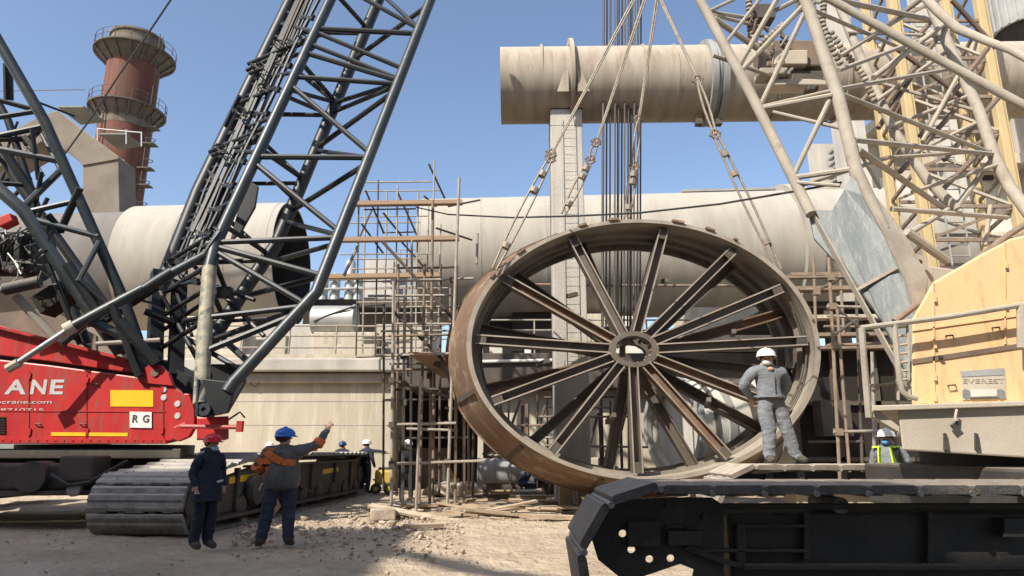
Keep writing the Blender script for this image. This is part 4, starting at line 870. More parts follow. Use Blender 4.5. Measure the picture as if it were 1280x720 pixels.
for (x0, y0, x1, y1, r_) in ((296, 388, 228, 402, .06), (355, 393, 268, 424, .07), (200, 365, 250, 455, .055), (235, 325, 330, 420, .055), (232, 345, 318, 375, .05), (205, 412, 252, 380, .05), (280, 425, 310, 452, .08), (230, 405, 335, 398, .045), (225, 418, 300, 462, .06), (215, 350, 240, 420, .04)):
    part(MB().tube(P(x0, y0, 16.0), P(x1, y1, 15.2), r_), 'brace', m['boom_black'], boom)
for (x0, y0, x1, y1, w_, h_, mt) in ((383, -10, 330, 110, .05, .1, 'brown_bar'), (390, -10, 258, 300, .06, .12, 'boom_black'), (379, -10, 247, 295, .06, .1, 'boom_black'), (250, 300, 222, 350, .16, .05, 'boom_black'), (402, -10, 262, 290, .07, .07, 'boom_black'), (374, -5, 240, 290, .09, .06, 'boom_black'), (393, -10, 285, 220, .05, .05, 'boom_blue')):
    part(MB().beam(P(x0, y0, nY(y0) + .9), P(x1, y1, nY(y1) + .9), w_, h_, V((0, 1, 0))), 'pendant_bar', m[mt], boom)
for x, w_ in ((192, .3), (219, .3)): part(MB().beam(P(x + 6, 340, 16.2), P(x, 470, 15.6), w_, .3), 'boom_leg', m['boom_black'], boom)
part(MB().prism(Q([(258, 210), (290, 235), (285, 268), (250, 300), (262, 262), (272, 240)], 16.2), (0, .1, 0)), 'hanger_plate', m['boom_black'], boom)
part(MB().prism(Q([(310, 225), (322, 232), (318, 258), (300, 290), (288, 300), (296, 268)], 15.6), (0, .1, 0)), 'hanger_plate', m['boom_black'], boom)
part(MB().box(P(281, 366, 15.2), (.32, .2, .26)), 'lamp_box', m['boom_black'], boom, .02); part(MB().lathe(P(282, 366, 15.1), (0, -1, 0), [(0, .1), (.03, .1), (.03, 0)], 16), 'lens', m['stack_grey'], boom)
rn = random.Random(3)
for (x, y) in ((398, 38), (322, 82), (276, 186), (318, 168), (350, 55), (245, 320), (215, 330), (265, 292), (380, 45), (300, 140), (330, 110)):   # loops of wire and lashings
    p = P(x, y, nY(y) + .5)
    for k in range(3):
        q = [p + V((rn.uniform(-.35, .35), rn.uniform(-.3, .3), rn.uniform(-.22, .22))) for _ in range(4)]
        q = [p + V((.25 * math.cos(k * 2 + i * .7) * (.6 + .1 * k), .1 * math.sin(i), .16 * math.sin(i * .7 + k))) for i in range(8)]
        part(MB().path(q, .02, 5), 'wire_loop', m['hose'], boom)
for (x0, y0, x1, y1) in ((262, 190, 330, 160), (308, 88, 400, 44), (205, 330, 262, 295), (310, 80, 385, 48), (282, 158, 300, 120), (272, 184, 328, 168), (265, 194, 325, 176), (312, 92, 392, 60), (296, 130, 345, 110)):
    part(MB().tube(P(x0, y0, nY(y0) + 1.2), P(x1, y1, nY(y1) + .4), .055), 'lashing', m['boom_black'], boom)
for k, y in enumerate(range(-30, 365, 15)):      # dense bracing of the boom's rear face
    a, b_ = at_row(C[1], y), at_row(C[2], y + (12 if k % 2 else -12))
    part(MB().tube(a.lerp(b_, .0), a.lerp(b_, .8), .05, n=6), 'brace', m['boom_black'], boom)
for k in range(5):
    part(MB().path([at_row(C[1], y).lerp(at_row(C[2], y), .18 + k * .13) + V((.03 * math.sin(y * .05 + k * 2), 0, 0)) for y in range(-40, 330, 20)], .035 if k % 2 else .05, 6), 'pendant_line', m['boom_black'], boom)
# backstop strut and mast
bs = part(MB().tube(P(88, 410, 13.9), P(256, 319, 14.7), .115, .10, 12), 'backstop', m['boom_blue'], RC)
part(MB().tube(P(16, 458, 13.7), P(90, 409, 13.9), .065, n=12), 'rod', m['chrome'], bs); part(MB().tube(P(82, 413, 13.88), P(93, 407, 13.92), .14, n=12), 'gland', m['deck'], bs)
part(MB().tube(P(10, 461, 13.7), P(24, 453, 13.7), .1), 'clevis', m['deck'], bs)
part(MB().tube(P(180, 362, 14.3), P(215, 340, 14.5), .125, n=12), 'collar', m['boom_black'], bs)
part(MB().path([P(255, 320, 14.7), P(262, 308, 14.7), P(275, 290, 14.8), P(268, 285, 14.8)], .06), 'clevis', m['boom_black'], bs)
part(MB().tube(P(128, 402, 15), P(205, 352, 15.2), .1, n=10), 'backstop', m['boom_black'], RC)
part(MB().path([P(196, 360, 15), P(193, 350, 15), P(198, 345, 15), P(203, 350, 15), P(202, 362, 15)], .06), 'shackle', m['boom_black'], RC)
D = {1: chord_pts([(-40, -15, 13.2), (0, 55, 13.4), (56, 152, 13.8), (155, 375, 14.8), (186, 462, 15.2)]),
     2: chord_pts([(-40, 195, 13.6), (0, 238, 13.7), (30, 264, 13.8), (110, 385, 14.4), (150, 440, 14.6)]),
     3: chord_pts([(-40, 60, 15.4), (10, 150, 15.6), (60, 300, 16), (110, 430, 16.4)]),
     4: chord_pts([(-40, 120, 15.4), (20, 225, 15.6), (130, 380, 16.2), (190, 450, 16.4)])}
mast = part(MB().path(D[1], .115, 12), 'mast', m['boom_blue'], RC)
part(MB().path(D[2], .135, 12), 'chord', m['boom_blue'], mast); part(MB().path(D[3], .09, 10), 'chord', m['boom_black'], mast); part(MB().path(D[4], .12, 10), 'chord', m['boom_black'], mast)
for (x0, y0, x1, y1, r_, mt) in ((-10, 123, 46, 138, .06, 'boom_black'), (-10, 148, 46, 139, .06, 'boom_blue'), (-10, 172, 60, 157, .07, 'boom_blue'), (-10, 175, 42, 173, .06, 'boom_black'), (-10, 185, 79, 202, .08, 'boom_blue'),
        (25, 263, 83, 206, .075, 'boom_blue'), (30, 266, 105, 249, .065, 'boom_blue'), (30, 271, 123, 296, .065, 'boom_blue'), (98, 352, 124, 302, .06, 'boom_blue'), (-10, 228, 40, 232, .06, 'boom_black'), (10, 80, 11, 125, .1, 'boom_black'), (40, 90 + 70, 48, 225, .05, 'boom_black'), (52, 215, 40, 280, .05, 'boom_black'),
        (10, 195, 45, 245, .09, 'boom_black'), (30, 170, 55, 200, .06, 'kiln'), (100, 235, 75, 290, .08, 'boom_black'), (60, 268, 78, 290, .07, 'boom_black'), (110, 400, 165, 425, .1, 'boom_blue'), (20, 370, 70, 425, .09, 'tan'), (75, 430, 105, 405, .1, 'boom_blue'), (140, 380, 175, 470, .1, 'boom_black'), (100, 350, 150, 395, .06, 'boom_black'), (85, 330, 130, 400, .12, 'boom_black'), (150, 400, 195, 455, .12, 'boom_black'), (60, 330, 100, 430, .06, 'boom_black'), (120, 430, 200, 425, .05, 'tan')):
    part(MB().tube(P(x0, y0, 14.1), P(x1, y1, 14.4), r_), 'brace', m[mt], mast)
for k in range(26):                          # dark pipework and stays crowded round the mast foot
    x0, y0 = rn.uniform(-20, 70), rn.uniform(120, 260); x1, y1 = x0 + rn.uniform(-45, 60), y0 + rn.uniform(10, 70)
    if k > 11: x0, y0 = rn.uniform(60, 190), rn.uniform(360, 450); x1, y1 = x0 + rn.uniform(-50, 50), y0 + rn.uniform(-20, 30)
    part(MB().tube(P(x0, y0, 15.5 + rn.uniform(-.4, .6)), P(x1, y1, 15.6), rn.choice((.03, .05, .08))), 'stay', m['boom_black'], mast)
# winch and hydraulics clutter at the mast
wn = part(MB().lathe(P(-25, 318, 14.6), (1, 0, 0), [(0, 0), (0, .62), (.12, .62), (.12, .45), (1.2, .45), (1.2, .62), (1.32, .62), (1.32, 0)], 32), 'winch_drum', m['track_black'], RC)
for k in range(12): part(MB().lathe(P(-25, 318, 14.6) + V((.16 + k * .085, 0, 0)), (1, 0, 0), [(0, .45), (.04, .5), (.08, .45)], 24), 'rope_turn', m['hose'], wn)
hp = part(MB().box(P(30, 320, 14.4), (.6, .4, .75)), 'valve_block', m['track_black'], RC, .03)
for k in range(26):
    x, y = rn.uniform(0, 60), rn.uniform(285, 350); p = P(x, y, 14.0)
    part(MB().path([p, p + V((rn.uniform(-.2, .2), -.1, rn.uniform(-.2, .1))), p + V((rn.uniform(-.3, .3), -.05, rn.uniform(-.3, .2))), p + V((rn.uniform(-.3, .3), .1, rn.uniform(-.3, .2)))], .016, 5), 'hose', m['galv'] if k % 2 else m['hose'], hp)
part(MB().tube(P(5, 362, 13.9), P(50, 352, 14.0), .13, n=10), 'hydraulic_ram', m['track_black'], RC); part(MB().tube(P(-20, 368, 13.9), P(8, 361, 13.9), .07, n=10), 'ram_rod', m['tan'], RC)
part(MB().box(P(10, 277, 13.7), (.3, .25, .22), Matrix.Rotation(-.5, 3, 'Y')), 'red_bracket', m['red'], RC, .03)
part(MB().prism(Q([(-40, 395), (60, 385), (120, 420), (120, 445), (-40, 440)], 17.5), (0, .1, 0)), 'machinery_cover', m['brown_bar'], RC)
part(MB().prism(Q([(38, 372), (72, 350), (85, 368), (50, 392)], 14.6), (0, .5, 0)), 'machinery_cover', m['shade_black'], RC)
for (x0, y0, x1, y1) in ((172, 430, 190, 476), (120, 445, 172, 462)): part(MB().beam(P(x0, y0, 15.2), P(x1, y1, 15), .5, .2), 'mast_foot', m['boom_black'], RC)
part(MB().prism(Q([(165, 455), (200, 448), (235, 470), (245, 500), (225, 490), (205, 474), (170, 462)], 15.5), (0, 1, 0)), 'mast_foot', m['boom_black'], RC)

# ------------------------------------------------------------------ tan crawler crane
TC = thing('crawler_crane', 'dusty tan crawler crane with pale lattice boom on the right', 'crane', (7, 9, 0))
def side_track(Y0, x0, ztop, shm, frm, L=9.5, wid=1.2):
    r = ztop / 2; prof = arc((r, r), r, 270, 90, 18) + [V((L - r, ztop + .0))] + arc((L - r, r), r, 90, -90, 18)
    me, links, al, wd = crawler(TC, (x0, Y0 + wid / 2, 0), (1, 0, 0), prof, .405, wid, .044, shm, True)
    fr = part(MB().box((x0 + L / 2 + .35, Y0 + .62, .56), (L - 1.75, .5, .76)), 'crawler_track', frm, TC, .03)
    pin = MB().tube((-wid / 2 - .012, .2, -.02), (wid / 2 + .012, .2, -.02), .026, n=8).mesh('track_pin', m['shoe'])
    for Mx in links: inst(me, 'shoe', Mx, fr); inst(pin, 'track_pin', Mx, fr)
    return fr
NT = side_track(5.55, .56, 1.14, m['shoe_dark'], m['track_black'])
FT = side_track(10.2, 3.0, 1.20, m['shoe_tan'], m['deck'])
# near track frame: sprocket plate pierced by holes, ribs and flanges
def holed_plate(outline, holes, Y, th, name, mat, parent):
    bm = bmesh.new(); loops = []
    for lp in [outline] + holes:
        vs_ = [bm.verts.new((p[0], 0, p[1])) for p in lp]; loops += [bm.edges.new((vs_[i], vs_[(i + 1) % len(vs_)])) for i in range(len(vs_))]
    bmesh.ops.triangle_fill(bm, use_beauty=True, edges=loops)
    res = bmesh.ops.extrude_face_region(bm, geom=list(bm.faces)); 
    for e_ in res['geom']:
        if isinstance(e_, bmesh.types.BMVert): e_.co.y += th
    bmesh.ops.recalc_face_normals(bm, faces=list(bm.faces))
    bm.verts.index_update(); mb = MB().add([v_.co + V((0, Y, 0)) for v_ in bm.verts], [[q.index for q in f.verts] for f in bm.faces]); bm.free()
    return part(mb, name, mat, parent)
def pz(x, y, Y): p = P(x, y, Y); return (p.x, p.z)
SY = 5.86
outl = [pz(x, y, SY) for x, y in ((742, 640), (770, 626), (830, 622), (890, 622), (905, 632), (905, 745), (862, 745), (868, 712), (850, 705), (800, 722), (775, 722), (748, 700), (738, 668))]
holes = []
for hx, hy in ((778.5, 667), (789.5, 687), (812, 699), (838.5, 698)):
    c_ = pz(hx, hy, SY); holes.append([(c_[0] + .033 * math.cos(2 * math.pi * i / 14), c_[1] + .03 * math.sin(2 * math.pi * i / 14)) for i in range(14)])
holed_plate(outl, holes, SY, .03, 'sprocket_plate', m['track_black'], NT)
def pbox(x0, y0, x1, y1, Y, dp, name, mat, parent, bevel=.008):
    return part(MB().prism(Q([(x0, y0), (x1, y0), (x1, y1), (x0, y1)], Y), (0, dp, 0)), name, mat, parent, bevel)
for (x0, y0, x1, y1, Y, nm) in ((835, 664, 877, 682, 5.78, 'tension_block'), (833, 657, 853, 661, 5.82, 'slot'), (858, 660, 873, 663, 5.82, 'slot'), (785, 652, 826, 684, 5.8, 'hub_plate'), (922, 655, 932, 712, 5.84, 'rib'), (930, 656, 1010, 660, 5.84, 'flange'), (860, 687, 1010, 691, 5.84, 'flange'),
        (930, 706, 1300, 713, 5.8, 'flange'), (1005, 640, 1012, 700, 5.86, 'rib'), (1160, 640, 1167, 706, 5.86, 'rib'), (1255, 648, 1290, 672, 5.8, 'access_plate'), (832, 630, 837, 634, 5.83, 'bolt'), (878, 643, 884, 650, 5.83, 'bolt'), (788, 630, 1300, 637, 5.9, 'top_flange')):
    pbox(x0, y0, x1, y1, Y, .12, nm, m['track_black'], NT)
part(MB().prism(Q([(855, 686), (900, 704), (940, 713), (940, 708), (902, 698), (862, 682)], 5.82), (0, .1, 0)), 'frame_edge', m['track_black'], NT)
for k in range(6): part(MB().lathe((2.2 + k * 1.15, 5.75, .16), (0, 1, 0), [(0, 0), (0, .17), (.8, .17), (.8, 0)], 20), 'roller', m['track_black'], NT)
for k in range(3): part(MB().lathe((2.75 + k * 1.9, 5.95, 1.0), (0, 1, 0), [(0, 0), (0, .07), (.5, .07), (.5, 0)], 16), 'carrier_roller', m['shoe'], NT)
part(MB().lathe(P(1180, 570, 9.2), (1, 0, 0), [(0, .0), (0, .12), (1.3, .12), (1.3, 0)], 16), 'axle_hose', m['hose'], TC)
part(MB().box((7.2, 8.6, 1.0), (4.2, 3.2, .55)), 'carbody', m['track_black'], TC, .04)
part(MB().lathe((6.9, 8.9, 1.2), (0, 0, 1), [(0, 1.5), (.3, 1.5)], 40), 'slewing_ring', m['track_black'], TC)
# deck and house
part(MB().prism(Q([(1122, 511), (1310, 507), (1500, 503), (1500, 584), (1310, 574), (1128, 563)], 7.5), (1.95, 3.2, 0)), 'deck_box', m['deck'], TC, .02)
part(MB().prism(Q([(1090, 507), (1310, 500), (1500, 494), (1500, 502), (1310, 506.5), (1090, 514)], 7.42), (1.95, 3.3, 0)), 'deck_edge', m['deck'], TC, .01)
part(MB().prism(Q([(1092, 515), (1100, 515), (1124, 533), (1124, 540), (1092, 521)], 7.5), (0, .1, 0)), 'bracket', m['deck'], TC)
for (x, y) in ((1181, 549), (1220, 549)):
    part(MB().prism(Q([(x, y - 8), (x + 3, y - 6), (x + 6, y + 13), (x, y + 13)], 7.47), (0, .03, 0)), 'slot', m['track_black'], TC)
part(MB().path([P(1196, 512, 7.42), P(1194, 522, 7.4), P(1195, 526, 7.4)], .014), 'latch', m['deck'], TC); part(MB().beam(P(1190, 534, 7.44), P(1198, 528, 7.44), .03, .05), 'latch', m['track_black'], TC)
hs = part(MB().prism(Q([(1139, 508), (1140, 398), (1166, 352), (1225, 318), (1262, 298), (1310, 286), (1480, 270), (1490, 498), (1310, 503)], 7.7), (1.85, 2.9, 0)), 'house', m['ochre'], TC, .03)
for (pts, nm, mt) in (([(1141, 449), (1310, 424), (1480, 399), (1480, 405), (1310, 430), (1141, 455)], 'stripe', 'brown_bar'), ([(1166, 352), (1168, 352), (1169, 507), (1167, 507)], 'panel_seam', 'ochre'), ([(1255, 302), (1257, 302), (1258, 430), (1256, 430)], 'panel_seam', 'ochre'), ([(1141, 412), (1310, 388), (1310, 390), (1141, 414)], 'panel_seam', 'ochre')):
    part(MB().prism(Q(pts, 7.685), (0, .012, 0)), nm, m[mt], hs)
part(MB().box(P(1176, 446, 7.66), (.04, .03, .03)), 'catch', m['track_black'], hs)
sg = part(MB().prism(Q([(1202, 464), (1256, 461), (1258, 498), (1204, 500)], 7.687), (0, .012, 0)), 'name_plate', m['deck'], hs)
part(MB().prism(Q([(1200, 464), (1255, 460), (1255, 468.5), (1202, 471)], 7.681), (0, .005, 0)), 'grey_band', m['galv'], hs)
px_text('EVEREST', 1203.5, 473.5, 1255, 479, 7.684, 'lettering', m['faded'], hs, .0)
part(MB().prism(Q([(1214, 487), (1246, 486), (1246, 495), (1214, 496)], 7.682), (0, .005, 0)), 'emblem_panel', m['pale'], hs)
for x0 in (1203.5, 1247): part(MB().prism(Q([(x0, 488), (x0 + 3, 486), (x0 + 9, 489), (x0 + 10, 497), (x0 + 4, 499), (x0, 496)], 7.681), (0, .005, 0)), 'emblem', m['bluegrey'], hs)
part(MB().prism(Q([(1213, 497), (1248, 496), (1248, 498), (1213, 499)], 7.68), (0, .005, 0)), 'emblem', m['track_frame'], hs)
for k in range(9): part(MB().lathe(P(1146 + k * 17, 505 - k * .4, 7.7), (0, -1, 0), [(0, .014), (.008, .012), (.009, 0)], 8), 'rivet', m['ochre'], hs)
for (x, y) in ((1168, 372), (1168, 430), (1168, 470), (1168, 496), (1257, 330), (1257, 380)): part(MB().box(P(x, y, 7.68), (.03, .03, .1)), 'hinge', m['ochre'], hs)
for (x, y) in ((1182, 420), (1240, 410), (1185, 482)): part(MB().path([P(x, y, 7.7), P(x, y, 7.65), P(x + 9, y - 1, 7.65), P(x + 9, y - 1, 7.7)], .009, 6), 'door_handle', m['track_frame'], hs)
# handrail and gantry rods
for pts, r_ in (([(1076, 410), (1180, 397), (1310, 376), (1480, 348)], .03), ([(1077, 410), (1080, 450), (1086, 522)], .036), ([(1118, 405), (1121, 440), (1124, 470), (1127, 488), (1136, 496), (1146, 498)], .032), ([(1276, 382), (1277, 435)], .045)):
    part(MB().path([P(x, y, 7.5) for x, y in pts], r_, 8), 'handrail', m['tan'], TC)
for pts in ([(1118, 402), (1200, 340), (1262, 293), (1310, 262)], [(1150, 392), (1215, 345), (1270, 300), (1310, 275)]):
    part(MB().path([P(x, y, 7.9) for x, y in pts], .04, 8), 'gantry_rod', m['scaf_rust'], TC)
for k in range(8): part(MB().tube(P(1120, 410 + k * 11, 8.0), P(1134, 408 + k * 11, 8.0), .014, n=5), 'step', m['tan'], TC)
for x in (1120, 1134): part(MB().tube(P(x, 405, 8.0), P(x + 3, 500, 8.0), .016, n=5), 'step_rail', m['tan'], TC)
# boom foot plates
bp = part(MB().prism([P(*q) for q in ((1010, 262, 9.1), (1040, 263, 8.9), (1056, 236, 8.75), (1066, 214, 8.7), (1078, 244, 8.6), (1104, 292, 8.5), (1134, 356, 8.35), (1148, 410, 8.25), (1150, 480, 8.2), (1138, 492, 8.3), (1128, 452, 8.4), (1102, 400, 8.55), (1062, 346, 8.8), (1018, 298, 9.05))], (.02, .06, 0)), 'boom_foot_plate', m['bluegrey'], TC)
part(MB().prism([P(*q) for q in ((1066, 212, 8.68), (1084, 232, 8.66), (1126, 284, 8.6), (1160, 346, 8.5), (1176, 372, 8.5), (1164, 396, 8.4), (1158, 440, 8.3), (1156, 485, 8.25), (1150, 480, 8.19), (1148, 410, 8.24), (1134, 356, 8.33), (1104, 292, 8.48), (1078, 244, 8.58))], (.03, .1, 0)), 'boom_foot_edge', m['tan'], TC)
part(MB().beam(P(1012, 262, 9.08), P(1140, 490, 8.25), .02, .1, V((0, 1, 0))), 'plate_lip', m['tan'], TC)
part(MB().beam(P(1072, 362, 8.68), P(1122, 334, 8.36), .03, .04), 'plate_seam', m['tan'], TC)
part(MB().prism(Q([(1150, 330), (1208, 338), (1186, 362), (1150, 357)], 8.9), (0, .5, 0)), 'boom_ram', m['tan'], TC, .03); part(MB().lathe(P(1144, 331, 8.85), (0, -1, 0), [(0, .12), (.1, .12), (.1, .05), (.05, .05), (.05, 0)], 20), 'ram_eye', m['tan'], TC)
# boom chords and bracing
E = {1: chord_pts([(854, -40, 10.1), (875, 0, 9.9), (940, 120, 9.5), (1005, 250, 9.1), (1014, 268, 9.0)]),
     2: chord_pts([(995, -40, 9.5), (1007, 0, 9.4), (1048, 122, 9.0), (1070, 215, 8.72), (1092, 262, 8.64), (1104, 288, 8.62)]),
     6: chord_pts([(1030, -40, 12.2), (1075, 70, 11.8), (1118, 165, 11.4), (1160, 226, 11), (1196, 262, 10.8)]),
     5: chord_pts([(1148, -40, 11.8), (1168, 18, 11.6), (1224, 140, 11.0), (1243, 196, 10.8), (1262, 234, 10.6), (1300, 285, 10.2)])}
bo = part(MB().path(E[1], .078, 12), 'boom', m['tan'], TC); bo['label'] = 'dusty pale lattice boom'
part(MB().path(E[2], .092, 12), 'chord', m['tan'], bo); part(MB().path(E[6], .085, 12), 'chord', m['tan'], bo); part(MB().path(E[5], .095, 12), 'chord', m['tan'], bo)
part(MB().path([P(1030, -5, 8.7), P(1160, 67, 8.4), P(1300, 143, 8.0)], .06, 12), 'gantry_tube', m['tan'], bo)
part(MB().path([P(1150, -10, 11), P(1172, 14, 10.8), P(1197, 36, 10.5), P(1235, 52, 10.2), P(1262, 62, 9.9), P(1300, 82, 9.5)], [.08, .08, .08, .068, .062, .062], 12), 'gantry_tube', m['tan'], bo)
for (x0, y0, Y0, x1, y1, Y1, r_) in ((884, 15, 9.9, 920, -2, 9.8, .035), (893, 23, 9.9, 1010, 105, 10.6, .06), (908, 53, 9.8, 952, -4, 9.7, .035), (924, 82, 9.7, 973, -4, 9.5, .05), (927, 88, 9.7, 1008, 3, 9.4, .05), (951, 131, 9.5, 1009, 9, 9.4, .045), (949, 136, 9.5, 1040, 119, 9.0, .045), (952, 133, 9.5, 1044, 112, 9.0, .03),
        (966, 140, 9.4, 1050, 160, 9.0, .035), (1038, 123, 9.05, 993, 218, 9.15, .045), (993, 222, 9.15, 1062, 212, 8.75, .05), (996, 228, 9.1, 1050, 232, 8.75, .035), (891, 69, 9.75, 972, 98, 10.2, .04), (888, 15, 9.9, 932, 22, 10.2, .04), (892, 19, 9.9, 960, 36, 10.4, .035), (968, 14, 9.6, 1010, -8, 9.4, .045),
        (1050, 111, 9.0, 1194, 85, 10.9, .045), (1052, 118, 9.0, 1240, 192, 10.8, .045), (1068, 175, 8.85, 1243, 193, 10.8, .05), (1073, 187, 8.8, 1184, 263, 10.8, .055), (1004, 231, 9.1, 1110, 197, 10.0, .04), (1110, 197, 10, 1242, 188, 10.8, .04), (1092, 97, 10.2, 1183, 28, 11.4, .06), (1050, 70, 10, 1130, 20, 11, .045), (1048, 88, 9.2, 1150, 50, 11, .045), (1153, 177, 11, 1199, 92, 11.2, .045),
        (1115, 261, 9.5, 1258, 272, 10.4, .05), (1193, 262, 10.8, 1243, 196, 10.8, .06), (1133, 290, 9.4, 1184, 326, 9.6, .08), (1238, 257, 10.6, 1231, 307, 10.4, .04), (1022, -5, 9.5, 1160, 24, 11.4, .06), (1015, 12, 9.4, 1130, 62, 11.4, .04), (1060, 165, 9, 1100, 235, 11, .035), (1140, 240, 10.6, 1250, 205, 10.7, .04), (1090, 130, 11.4, 1190, 60, 11.4, .045), (1108, 160, 11.3, 1210, 120, 11.1, .04), (1135, 195, 11.1, 1228, 150, 11, .04), (1088, 100, 11.6, 1225, 140, 11, .04), (1060, 40, 11.8, 1180, 45, 11.4, .035), (1140, 290, 9.5, 1185, 262, 10.7, .05)):
    part(MB().tube(P(x0, y0, Y0), P(x1, y1, Y1), r_ * .82, n=8), 'brace', m['tan'], bo)
for (x0, y0, x1, y1) in ((1075, 130, 1170, 20), (1100, 140, 1190, 25), (1120, 60, 1215, 130), (1085, 50, 1150, 0), (1150, 170, 1235, 60), (1180, 200, 1250, 120), (1125, 215, 1200, 130), (1098, 160, 1140, 95), (1190, 0, 1245, 60), (1165, 250, 1245, 170)):
    part(MB().tube(P(x0, y0, 12.2), P(x1, y1, 12.4), .05, n=8), 'brace', m['brown_bar'], bo)
# sheaves, hoses and machinery hung inside the boom
mc = part(MB().box(P(985, 78, 10.6), (1.0, .6, .5)), 'boom_machinery', m['brown_bar'], bo, .03)
for (x0, y0, x1, y1, Y, mt) in ((968, 62, 1010, 80, 10.2, 'deck'), (940, 4, 970, 22, 10.4, 'track_frame'), (990, 88, 1030, 104, 10.3, 'track_frame'), (1005, 50, 1030, 92, 10.5, 'deck'), (965, 98, 1034, 106, 10.2, 'deck'), (950, 84, 985, 92, 10.1, 'tan'), (1010, 106, 1024, 112, 10.0, 'track_frame')):
    pbox(x0, y0, x1, y1, Y, .3, 'machinery_block', m[mt], mc, .02)
for k in range(16):
    x, y = rn.uniform(934, 1020), rn.uniform(0, 92); p = P(x, y, 10.1)
    part(MB().path([p + V((.12 * math.cos(q) + .02 * q, .04 * q, .12 * math.sin(q))) for q in [rn.uniform(0, 3) + i * .6 for i in range(7)]], .028, 6), 'hose', m['amber'] if k % 3 else m['brown_bar'], mc)
for (pts) in ([(1030, 0), (1028, 30), (1040, 60), (1052, 82)], [(1038, 40), (1056, 66), (1078, 92), (1094, 128)], [(936, 0), (938, 40), (945, 60), (980, 30)]):
    pp = [P(x, y, 10.3) for x, y in pts]
    for a, b_ in zip(pp, pp[1:]):
        n = max(2, int((b_ - a).length / .075))
        for k in range(n): part(MB().lathe(a.lerp(b_, k / n), b_ - a, [(0, .038), (.02, .056), (.05, .056), (.065, .038)], 14), 'hose_ring', m['tan'] if k % 2 else m['amber'], mc)

